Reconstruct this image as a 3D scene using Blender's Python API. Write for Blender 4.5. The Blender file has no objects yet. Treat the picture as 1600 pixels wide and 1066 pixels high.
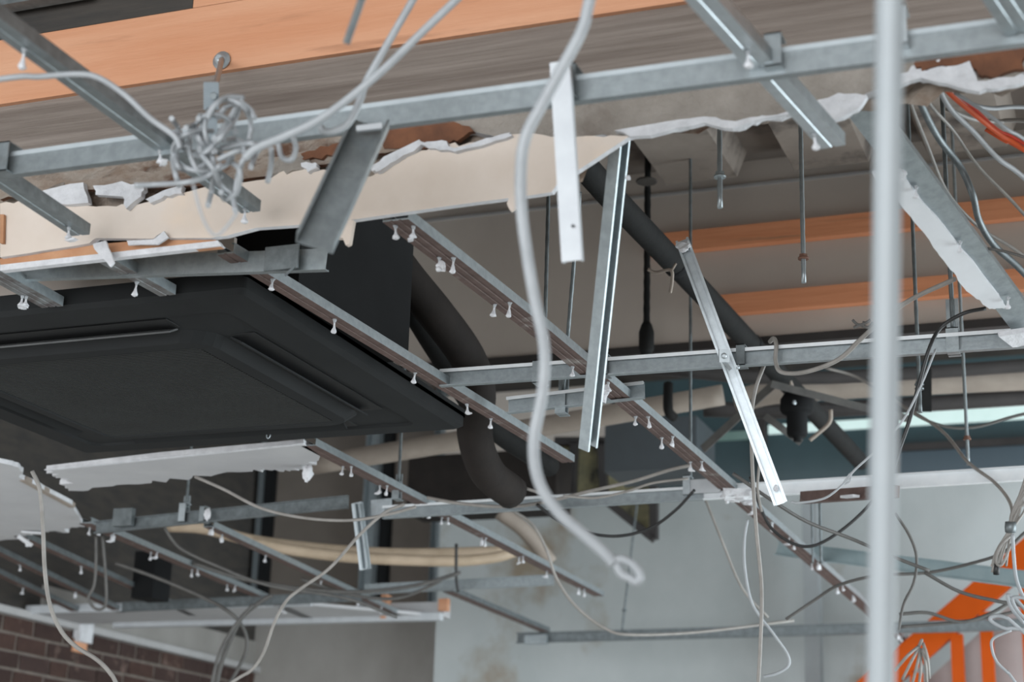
import bpy, math, random
from mathutils import Vector
sc = bpy.context.scene
col = sc.collection
R_ = random.Random(7)

# ------------------------------------------------------------------ camera, sky, exposure
F_PX = 2700.0
TH, RHO, PSI = math.radians(17.1), math.radians(1.8), math.radians(21.3)
CAM = Vector((0, 0, 1.6))
FW = Vector((-math.sin(PSI)*math.cos(TH), math.cos(PSI)*math.cos(TH), math.sin(TH)))
_r0 = Vector((math.cos(PSI), math.sin(PSI), 0)); _u0 = _r0.cross(FW)
RT = math.cos(RHO)*_r0 + math.sin(RHO)*_u0
UP = math.cos(RHO)*_u0 - math.sin(RHO)*_r0
cd = bpy.data.cameras.new('camera'); cam = bpy.data.objects.new('camera', cd); col.objects.link(cam)
from mathutils import Matrix
cam.matrix_world = Matrix(((RT.x, UP.x, -FW.x, CAM.x), (RT.y, UP.y, -FW.y, CAM.y), (RT.z, UP.z, -FW.z, CAM.z), (0, 0, 0, 1)))
cd.sensor_width = 36; cd.lens = 36*F_PX/1600; cd.clip_start = 0.05
cd.dof.use_dof = True; cd.dof.focus_distance = 3.45; cd.dof.aperture_fstop = 4.4
sc.camera = cam
sc.view_settings.view_transform = 'Standard'; sc.view_settings.look = 'None'
sc.view_settings.gamma = 1.0; sc.view_settings.use_curve_mapping = False
sc.view_settings.exposure = 0.68
w = bpy.data.worlds.new('overcast_sky'); sc.world = w; w.use_nodes = True
bg = w.node_tree.nodes['Background']; bg.inputs[0].default_value = (0.82, 0.93, 1.0, 1); bg.inputs[1].default_value = 1.25

def area(name, loc, target, sx, sy, power, color):
    l = bpy.data.lights.new(name, 'AREA'); l.shape = 'RECTANGLE'; l.size = sx; l.size_y = sy; l.energy = power; l.color = color
    o = bpy.data.objects.new(name, l); col.objects.link(o); o.location = loc
    o.rotation_euler = (Vector(target)-Vector(loc)).to_track_quat('-Z', 'Y').to_euler()
    return o
# daylight through the shop front behind the photographer; added fill lights on the brick side and opposite
area('shopfront_daylight', (-0.6, -4.5, 1.5), (-0.6, 2.0, 0.9), 6.0, 2.8, 235, (0.98, 0.98, 1.0))
area('brick_side_fill', (-4.3, 3.2, 1.2), (0.6, 7.6, 1.5), 3.4, 2.0, 28, (0.92, 0.97, 1.0))  # added fill; the brick-side wall has no window
area('right_side_fill', (3.0, 5.6, 1.4), (-1.6, 6.6, 1.6), 3.6, 2.6, 175, (0.86, 0.95, 1.0))  # added fill without a door, brightens the far wall

# ------------------------------------------------------------------ measuring: a pixel of the photograph on a known plane
def ray(x, y): return FW*F_PX + RT*(x-800) - UP*(y-533)
def PZ(x, y, z): d = ray(x, y); return CAM + d*((z-CAM.z)/d.z)
def PY(x, y, Y): d = ray(x, y); return CAM + d*((Y-CAM.y)/d.y)
def PX(x, y, X): d = ray(x, y); return CAM + d*((X-CAM.x)/d.x)
def PD(x, y, D): return CAM + ray(x, y)*(D/F_PX)
def D_(p): return (p-CAM).dot(FW)
def beyond(a, b, k):      # a bar cut by the photo's edge goes on past it: b moved on by k metres when it lies outside the frame
    v = b-CAM; x = 800+F_PX*v.dot(RT)/v.dot(FW); y = 533-F_PX*v.dot(UP)/v.dot(FW)
    return b if 4 < x < 1596 and 4 < y < 1062 else b+(b-a).normalized()*k

# ------------------------------------------------------------------ materials
def lin(h):
    h = h.lstrip('#'); o = []
    for i in (0, 2, 4):
        c = int(h[i:i+2], 16)/255; o.append(c/12.92 if c <= .04045 else ((c+.055)/1.055)**2.4)
    return (*o, 1)
def mat(name, c1, c2=None, scale=8, rough=.6, metal=0, bump=0, stretch=(1, 1, 1), lo=.35, hi=.65, c3=None, s3=2.5, lo3=.55, hi3=.68, detail=5, bscale=None):
    m = bpy.data.materials.new(name); m.use_nodes = True; nt = m.node_tree; N = nt.nodes; L = nt.links
    b = N['Principled BSDF']; b.inputs['Roughness'].default_value = rough; b.inputs['Metallic'].default_value = metal
    b.inputs['Base Color'].default_value = lin(c1)
    if c2 or bump:
        tc = N.new('ShaderNodeNewGeometry'); mp = N.new('ShaderNodeMapping'); mp.inputs['Scale'].default_value = stretch
        L.new(tc.outputs['Position'], mp.inputs['Vector'])
        def noise(s):
            n = N.new('ShaderNodeTexNoise'); n.inputs['Scale'].default_value = s; n.inputs['Detail'].default_value = detail
            n.inputs['Roughness'].default_value = .62; L.new(mp.outputs[0], n.inputs['Vector']); return n
        n1 = noise(scale); out = None
        if c2:
            r = N.new('ShaderNodeValToRGB'); r.color_ramp.elements[0].position = lo; r.color_ramp.elements[1].position = hi
            r.color_ramp.elements[0].color = lin(c1); r.color_ramp.elements[1].color = lin(c2)
            L.new(n1.outputs['Fac'], r.inputs[0]); out = r.outputs[0]
            if c3:
                n3 = noise(s3); q = N.new('ShaderNodeMapRange'); q.inputs[1].default_value = lo3; q.inputs[2].default_value = hi3
                L.new(n3.outputs['Fac'], q.inputs[0]); x = N.new('ShaderNodeMix'); x.data_type = 'RGBA'
                L.new(q.outputs[0], x.inputs['Factor']); L.new(out, x.inputs[6]); x.inputs[7].default_value = lin(c3); out = x.outputs[2]
            L.new(out, b.inputs['Base Color'])
        if bump:
            bp = N.new('ShaderNodeBump'); bp.inputs['Strength'].default_value = bump; bp.inputs['Distance'].default_value = .01
            nb = noise(bscale or scale*2); L.new(nb.outputs['Fac'], bp.inputs['Height']); L.new(bp.outputs[0], b.inputs['Normal'])
    return m
STEEL = mat('galvanised_steel', '#939b9e', '#a3abae', 60, .42, .7, .05, (1, 1, 1), .35, .65)
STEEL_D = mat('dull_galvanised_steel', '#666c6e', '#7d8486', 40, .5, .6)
STEEL_B = mat('bright_galvanised_steel', '#b2babe', '#c0c8cc', 50, .42, .6)
STEEL_M = mat('matt_zinc', '#7c868b', '#868f94', 40, .75, .2)
BRIGHTC = mat('bright_zinc_and_lit_edge', '#dfe4e7', '#e8ecee', 30, .45, .15)  # bright carrier, and the strips that paint light on carrier tops
LIGHTBAR = mat('white_painted_metal', '#b9bdc1', '#c3c7ca', 20, .5, .1)
RESIDUE = mat('paper_residue_on_steel', '#54433e', '#6a5751', 30, .65, .1, .1, (1, 1, 1), .35, .7, '#8d8782', 14, .6, .74)
RESIDUE_L = mat('scraped_steel_face', '#8c9091', '#6b6462', 25, .5, .45, .1, (1, 1, 1), .4, .65, '#54494a', 9, .55, .66)
GYPSUM = mat('gypsum', '#dcdde0', '#c9cacd', 40, .9, 0, .5, bscale=90)
CREAM = mat('cream_board_paper', '#dacec3', '#cfc1b4', 5, .85, 0, .05, (1, 1, 1), .35, .65, '#dfcdbb', 3)
TANPAPER = mat('torn_tan_paper', '#c0926f', '#b07f5e', 14, .9, 0, .2)
BOARD_GREY = mat('grey_white_board_paper', '#b9b9ba', '#aeaeb0', 4, .85, 0, .05)
CONCRETE = mat('board_marked_concrete', '#6e645c', '#8b8179', 11, .9, 0, .6, (.22, 1, 7), .3, .72, '#5d524b', 4, .5, .75, bscale=22)
CRUMBLE = mat('crumbling_plaster', '#9b9288', '#857466', 16, .95, 0, 1.0, (1, 1, 1.6), .35, .65, '#5d4334', 7, .54, .64, bscale=40)
SKIM = mat('grey_plaster_skim', '#9b948c', '#857e76', 11, .95, 0, .9, (1, 1, 1), .35, .65, '#6b5f57', 6, .58, .72, bscale=45)
RUST = mat('rusty_stain', '#7a5038', '#5b3c2c', 15, .9, 0, .6)
PLANK = mat('orange_stained_timber', '#cf9d7d', '#c28865', 4, .75, 0, .25, (.35, 1, 4), .3, .7, '#97694d', 6, .58, .76, bscale=16)
BATTEN = mat('orange_timber_batten', '#f2a67c', '#e29469', 6, .7, 0, .2, (.4, 1, 7), .3, .7, '#86705c', 5, .6, .75)
DARKWOOD = mat('dark_timber', '#343230', '#433e39', 7, .9, 0, .3, (.5, 1, 4))
DECK = mat('dusty_metal_deck', '#736a64', '#827971', 4, .75, .1, .05, (1, 1, 1), .35, .65, '#3f3936', 3, .52, .68)
DECK_P = mat('metal_deck_pan', '#877e76', '#988e85', 5, .75, .1, .05, (1, 1, 1), .35, .65, '#423c39', 4, .52, .68)
WALLBROWN = mat('brown_grey_wallboard', '#c9bfb6', '#bdb3aa', 2.5, .9, 0, .03, (1, 1, 1), .3, .7, '#cfc6be', 1.2)
WALLWHITE = mat('stained_white_plaster', '#b9bebe', '#adb3b3', 2.2, .9, 0, .08, (1, 1, .8), .35, .65, '#938776', 1.7, .56, .7)
WALLGREY = mat('grey_plaster_wall', '#9b9894', '#8b8883', 2.4, .9, 0, .08, (1, 1, .6), .35, .65, '#77716a', 1.6, .56, .7)
STUDWALL = mat('brown_plasterboard_back', '#716962', '#665f58', 3, .9, 0, .05)
LINTEL = mat('pale_trim', '#b1b0b0', '#a5a4a3', 6, .8)
FLOORM = mat('bare_concrete_floor', '#aaa7a2', '#989590', 1.5, .9, 0, .1)
BLACK = mat('matt_black_plastic', '#1c1e1f', '#212324', 6, .7, 0, 0)
BLACK.node_tree.nodes['Principled BSDF'].inputs['Specular IOR Level'].default_value = .25
BLACK2 = mat('black_sheet_metal', '#121314', '#171819', 6, .8)
BLACK2.node_tree.nodes['Principled BSDF'].inputs['Specular IOR Level'].default_value = .2
SLOT = mat('dark_slot', '#141516')
FLAP = mat('grey_louvre_flap', '#5b5c5b', '#4e4f4f', 12, .6)
GRIL = mat('grille_plastic', '#2b2e2d', '#262827', 10, .7)
RUBBER = mat('black_foam_insulation', '#141515', '#1c1c1b', 12, .85, 0, .2)
DUCTB = mat('brown_black_insulation', '#211d1b', '#2a2522', 9, .85, 0, .2)
for m_ in (RUBBER, DUCTB): m_.node_tree.nodes['Principled BSDF'].inputs['Specular IOR Level'].default_value = .25
BEIGE = mat('beige_pipe_wrap', '#8c8177', '#9a8f84', 9, .7, 0, .1)
TANPIPE = mat('tan_pipe_cover', '#c2ae97', '#ad9a83', 8, .6, 0, .1)
CABLEW = mat('white_cable_sheath', '#a6aaad', '#999da0', 25, .5)
CABLEG = mat('grey_cable_sheath', '#94908b', '#837f7a', 25, .55)
CABLED = mat('dark_grey_cable_sheath', '#4c4b49', '#5a5855', 25, .6)
CABLEK = mat('black_cable_sheath', '#1e1f20', '#2a2a2a', 25, .5)
CABLEO = mat('orange_cable_sheath', '#d95a26', '#c94f20', 25, .5)
CABLER = mat('red_cable_sheath', '#e0503c', '#d0442f', 25, .5)
BRICKM = [mat('brick_brown_%d' % i, c, d, 14, .9, 0, .5, (1, 1, 1), .35, .65, '#6d5a52', 9, .6, .75, bscale=50) for i, (c, d) in enumerate([('#3d2c27', '#352521'), ('#44332e', '#392925'), ('#402f2b', '#392a26'), ('#4a352e', '#3f2c26')])]
MORTAR = mat('pale_mortar', '#80776f', '#6c645d', 20, .95, 0, .3)
STAIRO = mat('orange_paint', '#bb4c05', '#b14702', 5, .5)
STAIRO.node_tree.nodes['Principled BSDF'].inputs['Specular IOR Level'].default_value = .15
YELLOW = mat('yellowed_adhesive', '#8f8868', '#6d6a55', 14, .9, 0, .4, c3='#3e3d38', s3=9)
TEAL = mat('teal_tinted_glass', '#42555a', '#38494d', 1.2, .15)
TEALB = mat('dusty_blue_glass', '#4c5a63', '#43515a', 1.2, .2)
GLASSLIT = mat('frosted_glass', '#bfd3d0', '#a6c2bc', 2.5, .25)
for k_, v_ in (('Emission Color', lin('#d5e8e6')), ('Emission Strength', .38)): GLASSLIT.node_tree.nodes['Principled BSDF'].inputs[k_].default_value = v_
FRAMED = mat('dark_window_frame', '#2d2a29', '#383433', 8, .6)
RUSTNUT = mat('rusty_nut', '#7a5a4c', '#6d4c3e', 60, .7, .3)
POLE = mat('white_plastic_tube', '#989ea1', '#9fa5a8', 6, .5)

# ------------------------------------------------------------------ mesh building
class MB:
    def __init__(s): s.v = []; s.f = []; s.m = []; s.s = []
    def add(s, vs, fs, m=0, smooth=False):
        o = len(s.v); s.v += [Vector(p) for p in vs]
        for f in fs: s.f.append([o+i for i in f]); s.m.append(m); s.s.append(smooth)
    def box(s, lo, hi, m=0):
        x0, y0, z0 = lo; x1, y1, z1 = hi
        s.add([(x0,y0,z0),(x1,y0,z0),(x1,y1,z0),(x0,y1,z0),(x0,y0,z1),(x1,y0,z1),(x1,y1,z1),(x0,y1,z1)],
              [(3,2,1,0),(4,5,6,7),(0,1,5,4),(1,2,6,5),(2,3,7,6),(3,0,4,7)], m)
        return s
    def obox(s, c, ax, ay, az, m=0):           # centre and three half-axis vectors
        c = Vector(c); P = []
        for k in (-1, 1):
            for (i, j) in ((-1,-1),(1,-1),(1,1),(-1,1)): P.append(c+ax*i+ay*j+az*k)
        s.add(P, [(3,2,1,0),(4,5,6,7),(0,1,5,4),(1,2,6,5),(2,3,7,6),(3,0,4,7)], m); return s
    def bar(s, a, b, side, ws, wn, m=0):       # rectangular bar a->b, width ws along side, thickness wn
        a = Vector(a); b = Vector(b); t = (b-a).normalized(); sd = Vector(side); sd = (sd-t*sd.dot(t)).normalized(); n = t.cross(sd)
        return s.obox((a+b)/2, sd*ws/2, n*wn/2, (b-a)/2, m)
    def sweep(s, prof, a, b, xd, m=0, mats=None):   # closed profile (x along xd, y along the third axis) swept a->b
        a = Vector(a); b = Vector(b); t = (b-a).normalized(); x = Vector(xd); x = (x-t*x.dot(t)).normalized(); y = x.cross(t)
        n = len(prof); P = [a+x*u+y*v for u, v in prof]+[b+x*u+y*v for u, v in prof]
        o = len(s.v); s.v += P
        for i in range(n):
            j = (i+1) % n; s.f.append([o+i, o+j, o+n+j, o+n+i]); s.m.append(mats.get(i, m) if mats else m); s.s.append(False)
        s.f.append([o+i for i in range(n)][::-1]); s.f.append([o+n+i for i in range(n)]); s.m += [m, m]; s.s += [False, False]
        return s
    def tube(s, pts, r, n=8, m=0, sub=6, taper=None):
        pts = [Vector(p) for p in pts]
        if sub and len(pts) > 2:
            q = []; e = [pts[0]*2-pts[1]]+pts+[pts[-1]*2-pts[-2]]
            for i in range(1, len(e)-2):
                p0, p1, p2, p3 = e[i-1:i+3]
                for k in range(sub):
                    t = k/sub; q.append(.5*((2*p1)+(p2-p0)*t+(2*p0-5*p1+4*p2-p3)*t*t+(3*p1-p0-3*p2+p3)*t**3))
            q.append(pts[-1]); pts = q
        o = len(s.v); nrm = None; k = len(pts)
        for i, p in enumerate(pts):
            t = (pts[min(i+1, k-1)]-pts[max(i-1, 0)])
            if t.length < 1e-9: t = Vector((0, 0, 1))
            t.normalize()
            if nrm is None: nrm = t.orthogonal().normalized()
            nrm = (nrm-t*nrm.dot(t))
            if nrm.length < 1e-6: nrm = t.orthogonal()
            nrm.normalize(); bn = t.cross(nrm); rr = r if taper is None else r*taper(i/(k-1))
            for j in range(n):
                a = 2*math.pi*j/n; s.v.append(p+nrm*math.cos(a)*rr+bn*math.sin(a)*rr)
        for i in range(k-1):
            for j in range(n):
                j2 = (j+1) % n; s.f.append([o+i*n+j, o+i*n+j2, o+(i+1)*n+j2, o+(i+1)*n+j]); s.m.append(m); s.s.append(True)
        s.f.append([o+j for j in range(n)][::-1]); s.f.append([o+(k-1)*n+j for j in range(n)]); s.m += [m, m]; s.s += [False, False]
        return s
    def slab(s, outline, thick, m=0, mback=None, mside=None):   # planar outline extruded by vector thick
        n = len(outline); t = Vector(thick); o = len(s.v); s.v += [Vector(p) for p in outline]+[Vector(p)+t for p in outline]
        s.f.append(list(range(o, o+n))); s.f.append([o+n+i for i in range(n)][::-1])
        s.m += [m, m if mback is None else mback]; s.s += [False, False]
        for i in range(n):
            j = (i+1) % n; s.f.append([o+j, o+i, o+n+i, o+n+j]); s.m.append(m if mside is None else mside); s.s.append(False)
        return s
    def lathe(s, c, axis, prof, n=8, m=0, jit=0, rnd=None, smooth=True):  # prof: (radius, along axis)
        c = Vector(c); ax = Vector(axis).normalized(); u = ax.orthogonal().normalized(); v = ax.cross(u); o = len(s.v)
        for r, h in prof:
            for j in range(n):
                a = 2*math.pi*j/n; rr = r*(1+(rnd.uniform(-jit, jit) if jit else 0)); s.v.append(c+ax*h+u*math.cos(a)*rr+v*math.sin(a)*rr)
        for i in range(len(prof)-1):
            for j in range(n):
                j2 = (j+1) % n; s.f.append([o+i*n+j, o+i*n+j2, o+(i+1)*n+j2, o+(i+1)*n+j]); s.m.append(m); s.s.append(smooth)
        k = len(prof); s.f.append([o+j for j in range(n)][::-1]); s.f.append([o+(k-1)*n+j for j in range(n)]); s.m += [m, m]; s.s += [False, False]
        return s
    def lump(s, c, r, rnd, sq=(1, 1, 1), m=0, jit=.35, nu=9, nv=6):
        c = Vector(c); o = len(s.v)
        s.v.append(c+Vector((0, 0, -r*sq[2])))
        for i in range(1, nv):
            p = math.pi*i/nv-math.pi/2
            for j in range(nu):
                a = 2*math.pi*j/nu; k = r*(1+rnd.uniform(-jit, jit))
                s.v.append(c+Vector((math.cos(a)*math.cos(p)*k*sq[0], math.sin(a)*math.cos(p)*k*sq[1], math.sin(p)*k*sq[2])))
        s.v.append(c+Vector((0, 0, r*sq[2]))); e = len(s.v)-1
        for j in range(nu):
            j2 = (j+1) % nu; s.f.append([o, o+1+j2, o+1+j]); s.f.append([e, e-nu+j, e-nu+j2]); s.m += [m, m]; s.s += [False, False]
        for i in range(nv-2):
            for j in range(nu):
                j2 = (j+1) % nu; b = o+1+i*nu; s.f.append([b+j, b+j2, b+nu+j2, b+nu+j]); s.m.append(m); s.s.append(False)
        return s
    def build(s, name, mats, parent=None, loc=None, fixn=True):
        if not isinstance(mats, (list, tuple)): mats = [mats]
        if loc is None:
            loc = Vector((0, 0, 0))
            for p in s.v: loc += p
            loc /= len(s.v)
        loc = Vector(loc)
        me = bpy.data.meshes.new(name); me.from_pydata([p-loc for p in s.v], [], s.f)
        for mm in mats: me.materials.append(mm)
        me.polygons.foreach_set('material_index', s.m); me.polygons.foreach_set('use_smooth', s.s)
        if fixn:
            import bmesh
            b = bmesh.new(); b.from_mesh(me); bmesh.ops.recalc_face_normals(b, faces=b.faces); b.to_mesh(me); b.free()
        me.update(); o = bpy.data.objects.new(name, me); col.objects.link(o); place(o, loc, parent); return o
WL = {}
def place(o, loc, parent=None):
    WL[o.name] = Vector(loc)
    if parent: o.parent = parent; o.location = Vector(loc)-WL[parent.name]
    else: o.location = loc
def tag(o, label, cat, group=None, kind=None):
    o['label'] = label; o['category'] = cat
    if group: o['group'] = group
    if kind: o['kind'] = kind
    return o
def empty(name, loc, label, cat, group=None):
    o = bpy.data.objects.new(name, None); o.empty_display_size = .05; col.objects.link(o); place(o, loc); return tag(o, label, cat, group)
def struct(o): o['kind'] = 'structure'; return o
def twin(src, loc, parent, rz=0):
    o = src.copy(); col.objects.link(o); o.parent = None; place(o, loc, parent); o.rotation_euler = (0, 0, rz); return o
def ragged(pts, n=8, amp=.004, seed=1, closed=False, nrm=None):
    rnd = random.Random(seed); out = []; pts = [Vector(p) for p in pts]; k = len(pts)
    for i in range(k if closed else k-1):
        a, b = pts[i], pts[(i+1) % k]; d = b-a; L = d.length; q = max(1, int(n)); pr = d.cross(nrm).normalized() if nrm is not None else d.orthogonal().normalized()
        out.append(a)
        for j in range(1, q): out.append(a+d*((j+rnd.uniform(-.35, .35))/q)+pr*rnd.uniform(-amp, amp))
    if not closed: out.append(pts[-1])
    return out
XA, YA, ZA = Vector((1, 0, 0)), Vector((0, 1, 0)), Vector((0, 0, 1))

# ------------------------------------------------------------------ setting
H = 2.60          # underside of the ceiling grid
DZ = 3.58         # metal deck
BY = 2.36         # face of the dropped beam
WY = 4.70         # drop wall with the timber battens
FY = 8.0          # far wall
struct(MB().box((-9, -9, -.15), (9, 12, 0)).build('floor', FLOORM))
# deck with pans running away from the camera
dk = struct(MB().box((-5.2, -3, DZ+.075), (3.2, WY, DZ+.16)).build('ceiling', DECK))
x = -4.6; k = 0
xoff = PZ(1045, 293, DZ).x
pitch = .385
x = xoff-pitch*9
while x < 2.6:
    prof = [(0, .0), (.215, 0), (.245, .075), (.24, .08), (.212, .006), (.003, .006), (-.025, .08), (-.03, .075)]
    m = MB().sweep([(u, -v) for u, v in prof], (x, 4.62, DZ), (x, 1.2, DZ), XA)
    m.slab([(x-.03, 4.62, DZ+.075), (x, 4.62, DZ), (x+.215, 4.62, DZ), (x+.245, 4.62, DZ+.075)], (0, .012, 0))
    m.build('deck_pan', DECK_P, dk); x += pitch; k += 1
struct(MB().box((-5.2, WY, 4.2), (3.2, 9.4, 4.3)).build('ceiling_rear', DECK))
# drop wall
wb = struct(MB().box((-3.2, WY, 3.10), (2.4, WY+.14, DZ+.075)).build('wall_upper', WALLBROWN))
MB().box((-3.2, WY-.008, DZ-.008), (2.4, WY, DZ+.000)).build('angle_trim', LINTEL, wb)
MB().box((-3.2, WY-.01, 3.075), (2.4, WY+.15, 3.10)).build('edge_channel', FRAMED, wb)
for (xa, ya), (xb, yb), th, sd in (((1018, 390), (1600, 325), .062, 1), ((1116, 473), (1600, 437), .06, 2)):
    z = PY(xb, yb, WY-.02).z; x0 = PY(xa, ya, WY-.02).x; x1 = x0+1.9
    o = MB().box((x0, WY-.032, z-th/2), (x1, WY-.001, z+th/2))
    for v in o.v[:]:
        if v.x < x0+.01: v.x += R_.uniform(-.012, .012)
    tag(o.build('timber_batten', BATTEN), ('upper' if sd == 1 else 'lower')+' orange timber batten fixed along the brown-grey wall', 'batten', 'timber battens on the upper wall')
# far wall right (white, stained) and its clerestory
xe = PY(680, 1000, FY).x
zw = PY(1500, 742, FY).z
fw = struct(MB().box((xe, FY, 0), (3.0, FY+.15, zw)).build('wall_back', WALLWHITE))
ZB = PY(1600, 634, FY).z+.25
win = struct(MB().box((xe+.9, FY+.02, zw), (3.0, FY+.05, ZB)).build('window_1', TEAL))
def pane(a, b, m):
    (x0, y0), (x1, y1) = a, b; p = PY(x0, y0, FY+.012); q = PY(x1, y1, FY+.012)
    return MB().box((p.x, FY+.008, q.z), (q.x, FY+.02, p.z)).build('pane', m, win)
xm = PY(1404, 690, FY).x
z1 = PY(1500, 636, FY).z; z2 = PY(1500, 660, FY).z; z3 = PY(1500, 690, FY).z; z4 = PY(1500, 701, FY).z
MB().box((xm, FY+.004, z2), (3.0, FY+.02, z1)).build('pane', GLASSLIT, win)
MB().box((xm-.62, FY+.004, z2), (xm-.03, FY+.02, z1-.03)).build('pane', GLASSLIT, win)
MB().box((xm-1.3, FY+.004, z2-.02), (xm-.66, FY+.02, z1-.05)).build('pane', mat('green_glass', '#7f9a92', '#6f8a84', 3, .2), win)
MB().box((xm, FY+.004, zw), (3.0, FY+.02, z4)).build('pane', TEALB, win)
MB().box((xm, FY-.02, z4), (3.0, FY+.03, z3)).build('rail', FRAMED, win)
for xx in (xm-.03, xm-.66, xm-1.33): MB().box((xx, FY-.015, zw), (xx+.03, FY+.03, ZB)).build('mullion', FRAMED, win)
struct(MB().box((xe, FY+.02, ZB), (3.0, FY+.1, 4.2)).build('wall_back_top', DARKWOOD))
struct(MB().box((xe, FY+.02, zw), (xe+.9, FY+.1, ZB)).build('wall_back_panel', WALLBROWN))
struct(MB().box((2.6, -3, 0), (2.75, 3.4, DZ)).build('wall_right_blocker', WALLGREY))  # unseen wall, added to cut the light from the right
# left rear: grey wall below, brown stud wall above
gy = FY+.2
lw = struct(MB().box((-5.2, gy, 0), (xe, gy+.12, 2.88)).build('wall_rear', WALLGREY))
sw = struct(MB().box((-5.2, gy-.02, 2.88), (xe+.2, gy+.1, 4.2)).build('wall_rear_upper', STUDWALL))
struct(MB().box((xe+.01, FY+.14, 0), (xe+.1, gy+.1, 4.2)).build('wall_return', WALLBROWN))
for px in (398, 582, 690):
    p = PY(px, 800, gy-.1); c = [(0, 0), (.075, 0), (.075, .06), (.073, .06), (.073, .002), (.002, .002), (.002, .06), (0, .06)]
    MB().sweep([(u-.04, v) for u, v in c], (p.x, gy-.08, 2.88), (p.x, gy-.08, 4.15), XA).build('stud', STEEL, sw)
    MB().box((p.x+.038, gy-.085, 2.88), (p.x+.085, gy-.03, 4.15)).build('stud', BLACK2, sw)  # black box paints the shaded side of the stud
# left brick wall with its plaster top
bx = -4.6; ztop = 2.575
wl = struct(MB().box((bx-.25, -1, 0), (bx-.012, gy, ztop)).build('wall_left', MORTAR))
meshes = []
for i in range(8):
    rnd = random.Random(40+i); m = MB(); L_, h_ = .205*(1 if i < 6 else .62), .062
    m.box((0, 0, 0), (.02, L_, h_))
    for v in m.v: v += Vector((rnd.uniform(-.004, .003), rnd.uniform(-.003, .003), rnd.uniform(-.002, .002)))
    o = m.build('brick', BRICKM[i % 4], wl, (0, 0, 0)); meshes.append(o.data); bpy.data.objects.remove(o)
row = 0; z = ztop-.066; nb = 0
while z > 2.02:
    y = 5.25+(.11 if row % 2 else 0)
    while y < 8.3:
        if PX is not None:
            me = R_.choice(meshes[:6]) if R_.random() > .22 else R_.choice(meshes[6:]); L_ = max(v.co.y for v in me.vertices)
            vis = y > 5.1+(ztop-z)*1.0-.3
            if vis and nb < 300:
                o = bpy.data.objects.new('brick', me); col.objects.link(o); place(o, (bx-.025+R_.uniform(-.002, .002), y, z), wl); nb += 1
            y += L_+.012
    z -= .074; row += 1
MB().box((bx-.2, 4.6, ztop), (bx+.03, gy, ztop+.03)).build('capping', LINTEL, wl)
MB().box((bx-.2, 6.3, ztop+.03), (bx-.01, gy, 2.74)).build('plaster_band', WALLGREY, wl)
struct(MB().box((bx-.25, -1, ztop+.03), (bx-.02, gy, 4.2)).build('wall_left_upper', DARKWOOD))
bk = tag(MB().box((bx-.005, 0, 0), (bx+.03, .1, .11)).build('bracket_block', [GYPSUM]), 'small pale broken bracket block on top of the brick wall', 'block')
p = PX(125, 985, bx); place(bk, p+Vector((.02, 0, 0)))
MB().box((bx, p.y-.05, p.z-.1), (bx+.012, p.y+.05, p.z-.04)).build('orange_chip', PLANK, bk)
# ceiling left-overs at the left rear
cz = 2.60
pa, pb_ = PZ(90, 957, cz), PZ(478, 943, cz); pc, pd = PZ(690, 962, cz), PZ(210, 983, cz)
cb = MB().slab([(bx, pa.y, cz), (pb_.x, pa.y, cz), (pb_.x+.35, pc.y, cz), (pd.x, pc.y, cz), (bx, pc.y, cz)], (0, 0, .012)).build('ceiling_board', BOARD_GREY)
tag(cb, 'flat grey ceiling board still in place above the brick wall', 'plasterboard')
MB().box((bx, pa.y-.012, cz-.004), (pb_.x, pa.y, cz+.03)).build('edge_trim', LIGHTBAR, cb)
ft = MB().box((PZ(215, 983, cz).x, pc.y-.02, cz-.02), (pc.x, pc.y+.02, cz+.01))
ft = tag(ft.build('curtain_rail_box', LIGHTBAR), 'long white curtain rail box along the far edge of grey ceiling board', 'rail')
MB().box((PZ(505, 950, cz).x, pc.y+.02, cz), (pc.x, pc.y+.09, cz+.06)).build('back_strip', BOARD_GREY, ft)
MB().box((PZ(575, 955, cz).x-.012, pc.y-.023, cz-.01), (PZ(575, 955, cz).x+.012, pc.y+.03, cz+.09)).build('clip', PLANK, ft)
MB().box((PZ(672, 955, cz).x-.02, pc.y-.0, cz+.02), (PZ(672, 955, cz).x+.02, pc.y+.03, cz+.07)).build('clip', PLANK, ft)

# ------------------------------------------------------------------ the dropped beam
bm_ = MB()
nx, nz = 130, 12; z0, z1b = 2.70, 2.955; x0, x1 = -2.7, .75; rnd = random.Random(3); P = []
for j in range(nz+1):
    for i in range(nx+1):
        t = j/nz; d = rnd.uniform(-.012, .006) if t < .35 else 0
        zz = z0+(z1b-z0)*t+(rnd.uniform(-.008, .008) if j == 0 else 0)
        xx = x0+(x1-x0)*i/nx
        if xx < -.80 and j == 0: zz = 2.635
        P.append((xx, BY+.015+d, zz))
bm_.add(P, [(j*(nx+1)+i, j*(nx+1)+i+1, (j+1)*(nx+1)+i+1, (j+1)*(nx+1)+i) for j in range(nz) for i in range(nx)], 0)
for k in range(len(bm_.f)):
    if (k//nx) < 4: bm_.m[k] = 1
bm_.box((x0, BY+.03, 2.80), (x1, BY+.16, DZ+.07), 0)
beam = struct(bm_.build('ceiling_beam', [CONCRETE, CRUMBLE], None, fixn=False))
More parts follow.
